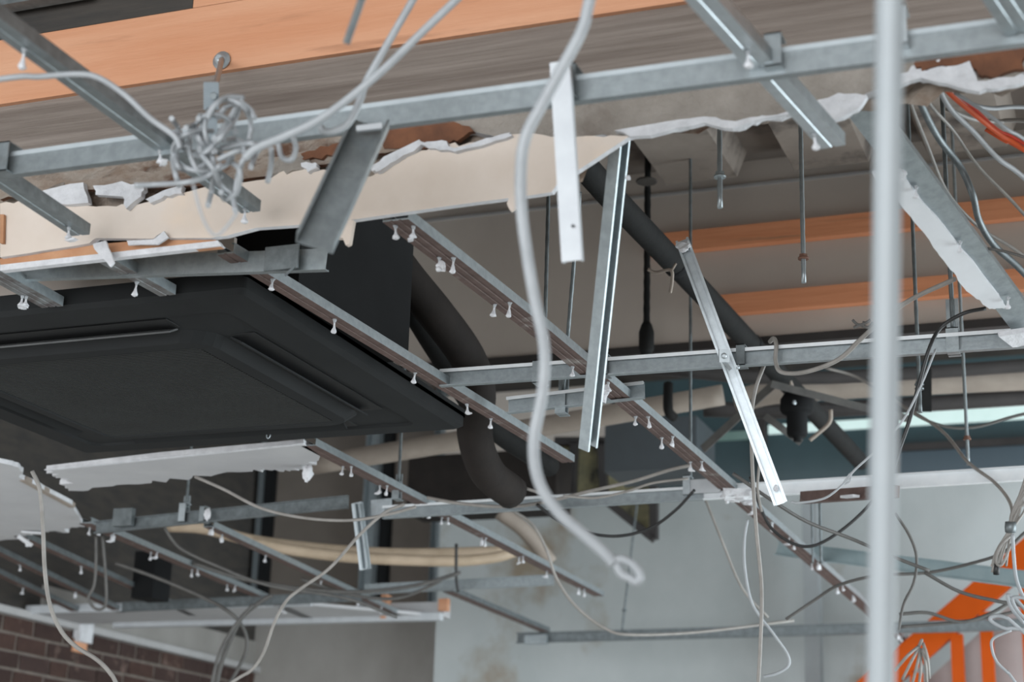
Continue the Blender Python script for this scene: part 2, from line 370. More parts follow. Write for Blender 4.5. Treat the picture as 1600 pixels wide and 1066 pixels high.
# timber plank along the beam, darker plank above
zo0 = PY(500, 90, BY-.02).z; zo1 = PY(30, 47, BY-.02).z
zlo = 2.918
MB().box((x0, BY+.004, zlo), (x1, BY+.03, zo1)).build('facing_plank', PLANK, beam)
MB().box((x0, BY+.002, zo1), (-1.55, BY+.03, zo1+.3)).build('facing_plank', DARKWOOD, beam)
MB().box((-1.55, BY+.004, zo1+.001), (x1, BY+.03, zo1+.3)).build('facing_plank', PLANK, beam)
MB().box((-2.7, BY-.05, PY(30, 3, BY-.05).z), (-1.75, BY-.02, zo1+.3)).build('facing_strip', STEEL_D, beam)
def on_beam(pts, dy=0): return [PY(a, b, BY-dy) for a, b in pts]
def flat(name, pts, mats, th, parent, dy=0, n=5, amp=.004, seed=1, tilt=0):
    q = ragged(on_beam(pts, dy), n, amp, seed, True, YA)
    if tilt:
        zt = max(v.z for v in q)
        for v in q: v.y -= (zt-v.z)*tilt
    return MB().slab(q, (0, th, 0), 0, 0, 1).build(name, mats, parent)
# grey plaster skim, torn along its lower edge (right half)
flat('plaster_skim', [(690, 180), (880, 150), (1100, 128), (1330, 95), (1600, 62), (1600, 112), (1540, 135), (1500, 118), (1420, 118), (1345, 150), (1290, 185), (1240, 178), (1190, 180), (1150, 198), (1100, 186), (1040, 200), (980, 212), (900, 214), (800, 216), (720, 205)], [SKIM, GYPSUM], .02, beam, .012, 4, .0035, 5)
for i, (pts, sd) in enumerate([
    ([(960, 204), (1040, 190), (1100, 182), (1150, 190), (1240, 172), (1250, 180), (1190, 186), (1145, 202), (1100, 192), (1040, 206), (985, 214)], 11),
    ([(1255, 165), (1310, 145), (1355, 150), (1340, 172), (1300, 190), (1275, 190)], 12),
    ([(1370, 128), (1425, 112), (1480, 104), (1515, 95), (1528, 128), (1585, 122), (1600, 118), (1600, 130), (1560, 140), (1530, 145), (1480, 132), (1440, 122), (1385, 142)], 13),
    ([(60, 300), (130, 285), (140, 318), (95, 320)], 14),
    ([(145, 290), (190, 283), (225, 290), (222, 308), (200, 328), (193, 308), (150, 305)], 15),
    ([(228, 312), (255, 298), (285, 290), (285, 303), (258, 306), (236, 318)], 16),
    ([(470, 255), (493, 254), (497, 262), (482, 270)], 17),
    ([(580, 264), (600, 246), (655, 218), (662, 222), (640, 240), (612, 256), (590, 270)], 18),
    ([(655, 225), (690, 219), (710, 232), (760, 216), (797, 207), (800, 212), (765, 224), (712, 238), (680, 232)], 19)]):
    flat('plaster_flake', pts, [GYPSUM, GYPSUM], .012, beam, .030, 3, .003, sd, .1)
for i, pts in enumerate([[(35, 280), (120, 283), (330, 255), (440, 245), (540, 225), (640, 205), (690, 205), (680, 222), (560, 245), (480, 262), (330, 290), (150, 296), (60, 302), (0, 312), (0, 292)],
                         [(600, 200), (640, 185), (700, 182), (740, 205), (700, 225), (640, 235), (600, 232)],
                         [(1430, 95), (1520, 82), (1600, 66), (1600, 108), (1560, 118), (1528, 116), (1512, 96), (1440, 112)],
                         [(470, 240), (520, 225), (545, 225), (535, 240), (475, 250)]]):
    flat('stained_patch', pts, [RUST if i else CRUMBLE, RUST], .01, beam, .018+.0025*i, 5, .004, 30+i)
for (a, b, r_, s_) in ((458, 262, .03, 51), (672, 196, .022, 52), (100, 302, .028, 53), (1300, 178, .02, 54), (1462, 110, .026, 55), (1430, 268, 0, 0)):
    if r_: MB().lump(PY(a, b, BY-.01), r_, random.Random(s_), (1.3, .5, .6)).build('plaster_lump', SKIM if s_ in (51, 52, 53) else GYPSUM, beam)
# cream plasterboard left hanging on the beam
top = [(985, 212), (900, 214), (800, 210), (760, 222), (700, 226), (650, 240), (600, 262), (575, 276), (520, 270), (470, 262), (400, 282), (300, 298), (200, 320), (140, 322), (60, 312), (0, 318)]
bot = [(0, 402), (65, 392), (140, 380), (150, 372), (240, 373), (255, 362), (262, 372), (330, 372), (352, 369), (400, 356), (540, 345), (700, 322), (800, 309), (862, 300), (870, 288)]
e1 = ragged(on_beam(top, .022), 6, .004, 61, False, YA); e2 = ragged(on_beam(bot, .022), 2, .0012, 62, False, YA)
cr = MB().slab(e1+e2, (0, .0125, 0), 0, 0, 1).build('plasterboard_strip', [CREAM, GYPSUM])
tag(cr, 'long cream plasterboard strip with torn top hanging from the beam', 'plasterboard')
MB().slab(ragged(on_beam([(0, 404), (65, 394), (140, 383), (245, 374), (335, 374), (345, 382), (345, 386), (200, 400), (0, 421)], .012), 3, .001, 63, True, YA), (0, .011, 0)).build('torn_paper', TANPAPER, cr)
MB().slab(on_beam([(0, 414), (340, 376), (346, 384), (0, 423)], .016), (0, .014, 0)).build('bottom_edge', GYPSUM, cr)
MB().slab(ragged(on_beam([(145, 381), (165, 376), (168, 386), (178, 410), (172, 417), (160, 403), (148, 390)], .045), 2, .001, 64, True, YA), (0, .004, 0)).build('torn_flap', GYPSUM, cr)
MB().slab(ragged(on_beam([(198, 376), (240, 374), (256, 361), (263, 371), (246, 382), (200, 383)], .034), 2, .001, 65, True, YA), (0, .004, 0)).build('torn_flap', GYPSUM, cr)
MB().slab(ragged(on_beam([(530, 345), (552, 344), (546, 380), (540, 383), (536, 372), (524, 372)], .03), 2, .001, 66, True, YA), (0, .01, 0)).build('broken_corner', CREAM, cr)
MB().slab(ragged(on_beam([(796, 302), (806, 300), (806, 326), (798, 330), (792, 318)], .03), 2, .001, 67, True, YA), (0, .006, 0)).build('broken_corner', CREAM, cr)
MB().slab(on_beam([(0, 335), (6, 335), (5, 380), (0, 380)], .03), (0, .006, 0)).build('paper_tab', TANPAPER, cr)

# ------------------------------------------------------------------ steel sections
def mbar_prof(w, h=.019, lip=.006, t=.0011):
    p = [(-w/2, 0)]; ms = {}
    def groove(c):
        for u, v in ((c-.003, 0), (c-.0018, .0014), (c+.0018, .0014), (c+.003, 0)): p.append((u, v))
    if w > .04: groove(-w/6); groove(w/6)
    else: groove(0)
    p.append((w/2, 0)); nb = len(p)-1
    p += [(w/2, h), (w/2-lip, h), (w/2-lip, h-t), (w/2-t, h-t), (w/2-t, .003), (-w/2+t, .003), (-w/2+t, h-t), (-w/2+lip, h-t), (-w/2+lip, h), (-w/2, h)]
    return p, {i: 1 for i in range(nb)}
def carrier_prof(h=.038, d=.014, t=.0014, lip=.003):
    return [(0, 0), (d, 0), (d, lip), (d-t, lip), (d-t, t), (t, t), (t, h-t), (d-t, h-t), (d-t, h-lip), (d, h-lip), (d, h), (0, h)]
rs = random.Random(21)
SCREWS = []
for i in range(6):
    m = MB(); k = rs.uniform(.8, 1.15)
    m.lathe((0, 0, 0), -ZA, [(.0022, -.002), (.0018, .010*k), (.0028, .015*k), (.0052, .020*k), (.0058, .023*k), (.003, .025*k)], 7, 0, .25, rs)
    m.lathe((0, 0, 0), -ZA, [(.0045, -.0003), (.003, .003), (.0018, .007)], 6, 1, .3, rs)
    if i in (1, 4): m.lump((rs.uniform(-.008, .008), rs.uniform(-.006, .006), -.022), .006, rs, (1.7, 1, .5), 0, .4, 6, 4)
    if i == 5: m.lump((.004, 0, -.014), .007, rs, (1.2, .8, 1.5), 0, .4, 6, 4)
    o = m.build('drywall_screw', [GYPSUM, CABLEW], None, (0, 0, 0)); SCREWS.append(o.data); bpy.data.objects.remove(o)
def screw(p, parent, scale=1.0):
    o = bpy.data.objects.new('drywall_screw', rs.choice(SCREWS)); col.objects.link(o); place(o, p, parent)
    o.rotation_euler = (rs.uniform(-.12, .12), rs.uniform(-.12, .12), rs.uniform(0, 6)); o.scale = (scale,)*3
    return o
def runner(a, b, w, label, screws=(), group='ceiling runners', res=RESIDUE, steel=STEEL, sscale=1.0, name='ceiling_runner', h=.019, mids=()):
    a, b = Vector(a), Vector(b); P = [beyond(b, a, .35)]+[Vector(m) for m in mids]+[b]; a = P[0]; b = P[-1]
    t = (b-a).normalized(); side = t.cross(ZA).normalized(); up = side.cross(t)
    pr, ms = mbar_prof(w, h); n = len(pr); m = MB()
    for p in P: m.v += [p+side*u+up*v for u, v in pr]
    for k in range(len(P)-1):
        for i in range(n):
            j = (i+1) % n; m.f.append([k*n+i, k*n+j, k*n+n+j, k*n+n+i]); m.m.append(ms.get(i, 0)); m.s.append(False)
    m.f += [list(range(n))[::-1], [(len(P)-1)*n+i for i in range(n)]]; m.m += [0, 0]; m.s += [False, False]
    o = tag(m.build(name, [steel, res], None, a), label, 'runner', group)
    L = (b-a).length
    def centre(d):                      # point of the underside centre line at distance d along the bar
        for k in range(len(P)-1):
            d0, d1 = (P[k]-a).dot(t), (P[k+1]-a).dot(t)
            if d <= d1 or k == len(P)-2: return P[k]+(P[k+1]-P[k])*((d-d0)/(d1-d0))
    for (x, y) in screws:
        d = ray(x, y-9); p = CAM+d*((a-CAM).dot(up)/d.dot(up)); al = max(.008, min(L-.008, (p-a).dot(t))); c = centre(al)
        k = max(-w/2+.006, min(w/2-.006, (p-c).dot(side))); screw(c+side*k, o, sscale)
    return o
G = 'runners of the stripped ceiling grid'
ra = runner(PZ(352, 397, H), PZ(888, 723, H), .034, 'runner along the black cassette, reddish underside, ending mid-air at the thick white cable',
    [(428, 445), (523, 508), (645, 592), (725, 641), (757, 664)], G)
rb = runner(PZ(618, 345, H), PZ(1462, 1046, H), .046, 'longest double-screwed runner crossing the room from beam to orange balustrade',
    [(618, 362), (650, 362), (687, 412), (709, 412), (773, 485), (797, 482), (851, 528), (893, 582), (950, 606), (993, 660), (1013, 660), (1034, 693), (1051, 691), (1079, 731), (1097, 730),
     (1135, 780), (1152, 780), (1175, 800), (1190, 798), (1208, 826), (1226, 824), (1245, 856), (1262, 848), (1268, 890), (1285, 888), (1308, 926), (1324, 922), (1332, 940), (1402, 1000), (1420, 1003)], G, RESIDUE, mids=[PZ(832, 510, H), PZ(1002, 650, H), PZ(1142, 769, H)])
rc = runner(PZ(482, 697, H), PZ(936, 932, H), .040, 'runner from the ragged grey board strip to the stained white wall',
    [(536, 738), (549, 738), (591, 768), (605, 768), (653, 803), (671, 806), (683, 818), (700, 818), (748, 850), (759, 850), (803, 880), (817, 878), (851, 902), (899, 928), (913, 930)], G, RESIDUE)
def rz(x, y): return PZ(x, y, H)
rd = runner(rz(132, 818), rz(486, 968), .045, 'runner starting at the grey board remnant and reaching the white curtain rail box',
    [(138, 834), (155, 834), (174, 845), (191, 843), (236, 872), (250, 872), (300, 899), (313, 899), (355, 923), (370, 924), (405, 948), (418, 946), (443, 958)], G, RESIDUE)
re_ = runner(rz(326, 824), rz(622, 962), .034, 'thin brown runner in front of the tan pipes, screws spaced wide', [(326, 830), (347, 845), (408, 877), (497, 917), (558, 944), (600, 957)], G, RESIDUE)
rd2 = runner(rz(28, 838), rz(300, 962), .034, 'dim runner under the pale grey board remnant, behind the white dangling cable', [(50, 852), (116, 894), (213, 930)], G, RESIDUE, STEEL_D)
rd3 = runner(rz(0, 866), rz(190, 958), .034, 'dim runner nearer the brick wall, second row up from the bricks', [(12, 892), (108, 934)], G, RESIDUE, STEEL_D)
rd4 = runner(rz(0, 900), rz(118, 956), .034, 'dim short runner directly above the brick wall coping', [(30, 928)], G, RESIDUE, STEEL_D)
rg = runner(rz(700, 925), rz(852, 988), .045, 'short brown cross bar joining the two far carriers against white wall', [], G, RESIDUE, STEEL_D)
l1 = runner(rz(-12, 428), rz(82, 480), .046, 'short runner with twin screws above the cassette, cut by the photo edge', [(24, 472), (41, 472)], G, RESIDUE_L)
l2 = runner(rz(160, 405), rz(262, 462), .034, 'short runner with one plaster-tipped screw above the cassette near edge', [(211, 450)], G, RESIDUE_L)
GF = 'runners hanging in front of the beam'
f1 = runner(PZ(-6, 40, H), PZ(392, 332, H), .034, 'long dull runner passing behind the tangled white cable bundle', [(38, 86), (250, 244), (383, 336)], GF, STEEL, STEEL_D, 1.0)
f2 = runner(PZ(-6, 280, H), PZ(126, 368, H), .034, 'short dull runner end over the cream board, lower left', [(108, 364)], GF, STEEL, STEEL_D)
f3 = runner(PZ(1092, -4, H), PZ(1302, 230, H), .036, 'pale battered runner hanging in front of the grey torn plaster', [(1169, 90), (1272, 218)], GF, STEEL_B, STEEL, 1.0)
f4 = runner(PZ(1565, -10, H), PZ(1605, 50, H), .05, 'bluish runner cut off by the top right corner', [], GF, STEEL, STEEL_D)
MB().lump(PZ(1150, 772, H-.010), .028, random.Random(5), (1.7, 1.2, .6)).build('plaster_lump', GYPSUM, rb)
MB().lump(PZ(1170, 782, H-.012), .020, random.Random(6), (1.2, 1.2, .7)).build('plaster_lump', GYPSUM, rb)
MB().lump(PZ(941, 612, H-.014), .016, random.Random(8), (.9, .6, 1.4)).build('plaster_lump', GYPSUM, rb)
MB().lump(PZ(481, 740, H-.02), .016, random.Random(9), (.8, .8, 1.4)).build('plaster_lump', GYPSUM, rc)

def carrier(a, b, label, front=-1, steel=STEEL, h=.038, d=.014, name='ceiling_carrier', group='carriers of the ceiling grid'):
    a, b = Vector(a), Vector(b)
    if a.x > b.x: a, b = b, a
    a, b = beyond(b, a, .5), beyond(a, b, .7)
    m = MB(); t = (b-a).normalized(); dv = Vector((0, front, 0)); dv = (dv-t*dv.dot(t)).normalized()
    pr = carrier_prof(h, d); n = len(pr); up = t.cross(dv); up = up if up.z > 0 else -up
    P = [a+dv*u+up*v for u, v in pr]+[b+dv*u+up*v for u, v in pr]
    fs = [[i, (i+1) % n, n+(i+1) % n, n+i] for i in range(n)]+[list(range(n))[::-1], list(range(n, 2*n))]
    m.add(P, fs); return tag(m.build(name, steel, None, a), label, 'carrier', group)
def lip(o, m=None):  # pale strip painting the light caught along a carrier's top
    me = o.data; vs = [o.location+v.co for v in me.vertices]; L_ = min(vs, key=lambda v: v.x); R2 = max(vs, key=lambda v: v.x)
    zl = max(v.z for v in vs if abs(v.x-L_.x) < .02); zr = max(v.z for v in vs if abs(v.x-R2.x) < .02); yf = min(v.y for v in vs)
    MB().bar((L_.x, yf-.0008, zl-.0042), (R2.x, yf-.0008, zr-.0042), ZA, .0075, .0012).build('lit_top_edge', m or BRIGHTC, o)
def clip(px, py, Yp, z, parent, w=.022, h=.05, m=STEEL_B, dy=-.018):
    p = PY(px, py, Yp); mb = MB(); x = p.x
    mb.box((x-w/2, Yp+dy, z-.004), (x+w/2, Yp+dy+.0016, z+h))
    mb.box((x-w/2, Yp+dy, z+h-.002), (x+w/2, Yp+.016, z+h)); mb.box((x-w/2, Yp+dy, z-.004), (x+w/2, Yp+.016, z-.0025))
    return mb.build('clip', m, parent)
Z2 = H+.019
def line_y(xa, ya, xb, yb, Y, z):       # carrier at constant Y, fitted to the photo
    p, q = PY(xa, ya, Y), PY(xb, yb, Y); return Vector((p.x, Y, p.z)), Vector((q.x, Y, q.z))
Y1 = 2.0
a, b = line_y(8, 274, 1650, 60, Y1, Z2)
c1 = carrier(a, b, 'long grey carrier crossing in front of the beam, nearest of all', 1, STEEL)
lip(c1, mat('lit_edge_zinc', '#adb6ba', '#b7bfc3', 30, .6, .1))  # light on the front carrier's top, put in as a paler colour
clip(10, 255, Y1, PY(10, 268, Y1).z-.002, c1, .03, .044, STEEL)
clip(893, 130, Y1, PY(893, 150, Y1).z-.002, c1, .022, .042, STEEL_D)
clip(1212, 90, Y1, PY(1212, 104, Y1).z-.002, c1, .022, .042, STEEL)
clip(1406, 45, Y1, PY(1406, 72, Y1).z-.002, c1, .022, .05, STEEL_B)
Y2 = 3.3
a, b = line_y(690, 606, 1600, 545, Y2, Z2)
c2 = carrier(a, b, 'carrier with bright upper edge crossing mid-height, tilted stud resting on it', -1, STEEL)
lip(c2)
clip(845, 580, Y2, PY(845, 598, Y2).z, c2, .026, .045, STEEL)
clip(948, 560, Y2, PY(948, 586, Y2).z, c2, .014, .042, STEEL_D)
clip(1160, 560, Y2, PY(1160, 571, Y2).z, c2, .018, .04, STEEL_D)
a, b = line_y(795, 648, 1008, 624, 3.5, Z2)
c2b = carrier(a, b, 'short carrier offcut behind the tilted grey stud', -1, STEEL)
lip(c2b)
Y3 = 4.46
a, b = line_y(600, 812, 1610, 752, Y3, Z2); mid = a+(b-a)*((PY(1100, 768, Y3).x-a.x)/(b.x-a.x))
c3d = carrier(a, mid-(b-a)*.0004, 'dull carrier behind the looped white cable end, joined to the bright one', -1, STEEL)
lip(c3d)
c3 = carrier(mid, b, 'bright carrier below the teal clerestory window', -1, BRIGHTC)
mb = MB(); p, q = PY(1070, 770, Y3-.016), PY(1126, 765, Y3-.016)
mb.box((p.x, Y3-.02, p.z-.004), (q.x, Y3-.0165, p.z+.034)); mb.build('splice_plate', LIGHTBAR, c3)
for px in (1076,): clip(px, 760, Y3, PY(px, 774, Y3).z, c3, .02, .05, STEEL_B, -.024)
a, b = line_y(150, 835, 545, 795, 4.44, Z2)
c3l = carrier(a, b, 'dull carrier in front of the brown stud wall, below ragged grey board', -1, STEEL_D)
clip(289, 800, 4.44, PY(289, 812, 4.44).z-.006, c3l, .022, .055, STEEL_B)
clip(320, 800, 4.44, PY(320, 812, 4.44).z-.006, c3l, .016, .045, STEEL)
MB().box((PY(178, 805, 4.41).x, 4.405, PY(190, 822, 4.41).z), (PY(207, 805, 4.41).x, 4.425, PY(190, 795, 4.41).z)).build('end_sleeve', STEEL_D, c3l)
MB().lump(PY(324, 805, 4.40), .013, random.Random(31), (.7, .5, 1.5)).build('plaster_lump', GYPSUM, c3l)
Y4 = 7.1
a, b = line_y(808, 1006, 1620, 985, Y4, Z2)
c4 = carrier(a, b, 'far dark carrier spanning the white wall to the orange balustrade', -1, STEEL_D, .045, .02)
MB().obox(PY(838, 1000, Y4-.03), XA*.05, YA*.012, ZA*.02).build('joint_sleeve', STEEL, c4)
a, b = line_y(570, 930, 866, 915, 5.8, Z2)
c4l = carrier(a, b, 'dull carrier offcut under the tan pipes, ending at a screwed runner', -1, STEEL)
a, b = line_y(190, 957, 565, 940, 5.95, Z2)
c4m = carrier(a, b, 'dark carrier just above the white ceiling board edge', -1, STEEL_D)
# carrier seen from its back just behind the cream board
a, b = line_y(20, 437, 508, 421, 2.47, Z2)
cb2 = carrier(a, b, 'short galvanised carrier between cream board and black cassette', 1, STEEL)
p = PY(440, 410, 2.455)
mb = MB(); mb.box((p.x-.03, 2.448, p.z-.015), (p.x+.035, 2.452, p.z+.028)); mb.bar((p.x+.03, 2.448, p.z-.012), (p.x+.012, 2.448, p.z-.028), XA, .004, .002); mb.build('clip', STEEL_D, cb2)
# pale angled track low on the far right
a, b = PD(1212, 868, 6.0), PD(1640, 925, 4.9)
ct = carrier(a, b, 'pale bluish track sloping down in front of the orange balustrade', -1, mat('blue_zinc', '#9fb3b8', '#a9bbbf', 20, .5, .1), .05, .012)
# short piece seen end-on
mb = MB(); p = PD(1255, 778, 4.5); q = PD(1400, 768, 4.2)
mb.bar(p, q, ZA, .030, .022); so = tag(mb.build('channel_offcut', RESIDUE), 'short brown channel offcut hanging under the bright carrier', 'channel', )
MB().bar(PD(1318, 777, 4.33), PD(1338, 775, 4.28), ZA, .006, .02).build('plaster_lump', GYPSUM, so)
mb = MB().bar(PD(558, 786, 5.0), PD(571, 890, 4.95), XA, .032, .012)
mb.bar(PD(563, 787, 4.984), PD(576, 889, 4.935), XA, .004, .018, 1); mb.bar(PD(556, 787, 4.984), PD(568, 889, 4.935), XA, .004, .018, 1)
tag(mb.build('channel_offcut', [STEEL_B, STEEL]), 'short bright steel offcut dangling in front of the tan pipes', 'channel')
tag(MB().bar(PD(580, 795, 5.04), PD(612, 792, 5.02), ZA, .05, .004).build('plate_offcut', STEEL_B), 'small bright steel plate beside the dangling bright offcut', 'plate')

# ------------------------------------------------------------------ loose, tilted bars
def uchan(a, b, face, w, d, t=.0014, lip=.004, mats=None, name='', label='', cat='stud', group=None, bright=0):
    a, b = Vector(a), Vector(b); tt = (b-a).normalized(); n = Vector(face); n = (n-tt*n.dot(tt)).normalized(); sd = tt.cross(n).normalized()
    pr = [(-w/2, 0), (w/2, 0), (w/2, d), (w/2-lip, d), (w/2-lip, d-t), (w/2-t, d-t), (w/2-t, t), (-w/2+t, t), (-w/2+t, d-t), (-w/2+lip, d-t), (-w/2+lip, d), (-w/2, d)]
    k = len(pr); P = [a+sd*u+n*v for u, v in pr]+[b+sd*u+n*v for u, v in pr]
    m = MB(); m.add(P, [[i, (i+1) % k, k+(i+1) % k, k+i] for i in range(k)]+[list(range(k))[::-1], list(range(k, 2*k))])
    return tag(m.build(name, mats or STEEL, None, a), label, cat, group)
toC = -FW
# 1: bent open channel hanging under the front carrier
h1 = uchan(PD(580, 196, 2.40), PD(491, 388, 2.26), toC+UP*.15, .051, .022, .0016, .004, STEEL, 'hanging_channel', 'open grey channel hanging from the front carrier over cream board', 'channel')
MB().bar(PD(557, 202, 2.37), PD(597, 197, 2.37), ZA, .008, .006).build('end_tab', LIGHTBAR, h1)
# 2: white strip
w1 = uchan(PD(874, 96, 2.29), PD(893, 408, 2.25), -toC+RT*.3, .027, .012, .0014, .003, LIGHTBAR, 'hanging_white_strip', 'bright white metal strip hanging in front of the carrier', 'channel')
MB().lathe(PD(895, 353, 2.252), toC, [(.0022, 0), (.0018, .0012)], 10).build('screw_hole', BLACK2, w1)
def dY(x, y, Y): return D_(PY(x, y, Y))
# 3: tilted grey stud
t2 = uchan(PD(962, 205, 2.72), PD(911, 697, 2.92), RT*.75+toC*.66, .026, .021, .0014, .004, STEEL, 'tilted_stud', 'tilted grey stud hanging from behind the beam to the loose white cable', 'stud')
MB().lump(PD(981, 278, 2.70), .004, random.Random(3)).build('plaster_crumb', GYPSUM, t2)
# 4: slim leaning runner
t3 = uchan(PD(1066, 376, 3.56), PD(1220, 788, 3.42), toC-RT*.15+UP*.1, .028, .013, .0014, .005, STEEL_B, 'leaning_runner', 'slim bright runner leaning across the mid carrier, clip at middle', 'runner')
MB().lump(PD(1068, 386, 3.54), .014, random.Random(4), (1, .8, .9)).build('plaster_lump', GYPSUM, t3)
cl = MB(); cl.obox(PD(1131, 556, 3.42), RT*.010, UP*.013, FW*.008); cl.lathe(PD(1131, 556, 3.41), toC, [(.006, 0), (.006, .004), (.003, .006)], 8)
cl.bar(PD(1128, 562, 3.42), PD(1142, 578, 3.41), RT, .006, .004); cl.lump(PD(1153, 574, 3.42), .004, random.Random(2)); cl.build('spring_clip', STEEL_B, t3)
MB().lump(PD(1212, 763, 3.41), .005, random.Random(12), (1, .6, 1.4)).build('plaster_crumb', GYPSUM, t3)
# 5: wide runner with plasterboard left on it
A5, B5 = PD(1350, 172, 2.66), PD(1604, 512, 3.18)
tt = (B5-A5).normalized(); n5 = (toC-tt*toC.dot(tt)).normalized(); s5 = tt.cross(n5)
if s5.dot(RT) < 0: s5 = -s5
n5 = (toC+RT*-.25+UP*-.5); 
t1 = uchan(A5, B5, -n5, .05, .019, .0014, .006, STEEL, 'tilted_runner', 'wide tilted runner with white plasterboard strip, upper right', 'runner')
def on5(pts, off):
    nn = (n5-tt*n5.dot(tt)).normalized(); out = []
    for x, y in pts:
        d = ray(x, y); out.append(CAM+d*((A5+nn*off-CAM).dot(nn)/d.dot(nn)))
    return out, nn
pts, nn = on5([(1372, 276), (1410, 268), (1418, 285), (1560, 462), (1572, 482), (1546, 483), (1510, 455), (1480, 415), (1440, 360), (1395, 305), (1372, 296)], .008)
q = ragged(pts, 7, .0022, 71, True, nn)
MB().slab(q, -nn*.0075, 0, 0, 1).build('plasterboard_strip', [mat('white_board_paper', '#d5d8db', '#cccfd2', 9, .85), GYPSUM], t1)
pts, nn = on5([(1363, 272), (1395, 262), (1418, 272), (1408, 288), (1375, 300)], .016); MB().slab(ragged(pts, 4, .002, 72, True, nn), -nn*.006).build('torn_flap', GYPSUM, t1)
for (x, y) in ((1372, 236), (1396, 240), (1431, 292), (1500, 378), (1575, 465)):
    (p,), _ = on5([(x, y)], .004); screw(p, t1, .9)
pts, nn = on5([(1558, 518), (1600, 512), (1604, 530), (1580, 535)], .01); MB().slab(ragged(pts, 3, .002, 73, True, nn), nn*.012).build('plaster_lump', GYPSUM, t1)
for k in (.26, .62): 
    (p, q_), _ = on5([(1424+(1500-1424)*k*2, 285+(380-285)*k*2), (1436+(1500-1424)*k*2, 300+(380-285)*k*2)], .004)
# loose short rod top
tag(MB().tube([PD(569, -12, 2.0)+(PD(569, -12, 2.0)-PD(541, 68, 2.0))*8, PD(541, 68, 2.0)], .0045, 8, 0, 0).build('hanging_rod_offcut', STEEL), 'short steel rod end dangling over the orange plank at the top', 'rod')

# ------------------------------------------------------------------ hanger rods
def rod(px, py, d, label, ztop=DZ+.07, r=.0045, nuts=(), m=STEEL_D, nutm=STEEL_D, bracket=None, foot=None, name='hanger_rod', lean=None):
    p = PD(px, py, d); q = Vector((p.x, p.y, ztop)) if lean is None else lean
    mb = MB(); n = max(4, int((q-p).length/.02)); mb.tube([p+(q-p)*i/n for i in range(n+1)], r, 8, 0, 0, lambda t: 1+.06*math.cos(t*n*math.pi))
    o = tag(mb.build(name, m, None, p), label, 'rod', 'hanger rods')
    ax = (q-p).normalized()
    for (nx_, ny_) in nuts:
        k = PD(nx_, ny_, d if lean is None else (D_(q) if abs(ny_-py) > 40 and name == 'hanger_rod' and bracket is None and d < 3 else d)); c = p+ax*(k-p).dot(ax)
        MB().lathe(c, ax, [(r*2.3, -.004), (r*2.3, 0)], 12, 0).lathe(c, ax, [(r*1.9, 0), (r*1.9, .006)], 6, 0, smooth=False).build('nut', nutm, o)
    if bracket:
        w_, h_ = bracket; mb = MB(); y = p.y-.020
        mb.box((p.x-w_/2, y, p.z-.052), (p.x+w_/2, y+.0016, p.z-.004)); mb.box((p.x-w_/2, y, p.z-.054), (p.x+w_/2, p.y+.016, p.z-.052)); mb.box((p.x-w_/2, y, p.z-.006), (p.x+w_/2, p.y+.004, p.z-.004))
        mb.box((p.x-w_/2, p.y+.001, p.z-.054), (p.x+w_/2, p.y+.004, p.z+h_)); mb.build('hanger_bracket', STEEL, o)
    return o
rod(1125, 325, 2.95, 'cut-off rod with one nut hanging clear of the deck, shorter of two', nuts=[(1127, 268)], m=STEEL, nutm=STEEL)
rod(1256, 442, 3.3, 'longer cut-off rod with rusty nut, hanging over the upper batten', nuts=[(1255, 398)], m=STEEL, nutm=RUSTNUT)
rod(1079, 752, D_(PY(1079, 752, 4.465)), 'thin long rod ending at the splice of bright carrier')
rod(1438, 645, 3.9, 'rod with a coupling passing behind the mid carrier, right of white tube', nuts=[(1438, 603), (1438, 596)], m=STEEL_D)
rod(1489, 513, D_(PY(1489, 513, 3.305)), 'rod holding the mid carrier by a bracket and plate', bracket=(.024, .06))
rod(1513, 727, D_(PY(1513, 727, 4.455)), 'rod with rusty nut standing on the bright carrier', nuts=[(1513, 682)], nutm=RUSTNUT, m=STEEL)
rod(850, 572, D_(PY(850, 572, 3.306)), 'thin rod behind the thick white cable, holding the mid carrier')
rod(880, 612, D_(PY(880, 612, 3.51)), 'thin slanting rod holding the short carrier offcut', bracket=(.024, .05), lean=PD(906, 300, 3.7))
rod(623, 752, 4.8, 'rod stub below the black cassette corner', ztop=3.1, bracket=(.02, .02))
rod(291, 790, D_(PY(291, 790, 4.452)), 'rod behind the ragged grey board strip, holding dull carrier', ztop=3.0, bracket=(.022, .03))
rod(972, 985, D_(PY(972, 985, 7.09)), 'slanting rod holding the far dark carrier', lean=PD(996, 780, 7.6), nuts=[(974, 950)], bracket=None)
rod(1283, 880, 5.2, 'rod beside the brown offcut over the long runner', ztop=PD(1277, 772, 5.2).z)
rod(1270, 880, 5.25, 'second thin rod hanging next to brown offcut', ztop=PD(1264, 772, 5.25).z, r=.003)
p1 = PD(325, 224, 2.10)
bo = rod(333, 150, 2.49, 'bolt with big round washer fixed in the orange plank', ztop=3, r=.0048, m=STEEL, lean=PD(347, 90, 3.03), nuts=[(346, 99)], nutm=STEEL_B, bracket=None)
p = PY(347, 95, BY+.002); MB().lathe(p, -YA, [(.017, 0), (.017, .003), (.010, .004), (.009, .012), (.005, .014)], 14).build('washer', STEEL_B, bo)
hb = MB(); p = PD(330, 150, 2.50); hb.obox(p, RT*.011, FW*.001, UP*.020); p = PD(326, 205, 2.43); hb.obox(p, RT*.012, FW*.001, UP*.022); hb.obox(p+UP*.022, RT*.013, FW*.012, UP*.0012); hb.bar(PD(330, 150, 2.50)-UP*.018, p+UP*.021, RT, .012, .003)
tag(hb.build('hanger_bracket', STEEL_M), 'folded hanger bracket hooking the front carrier behind the cable tangle', 'bracket')
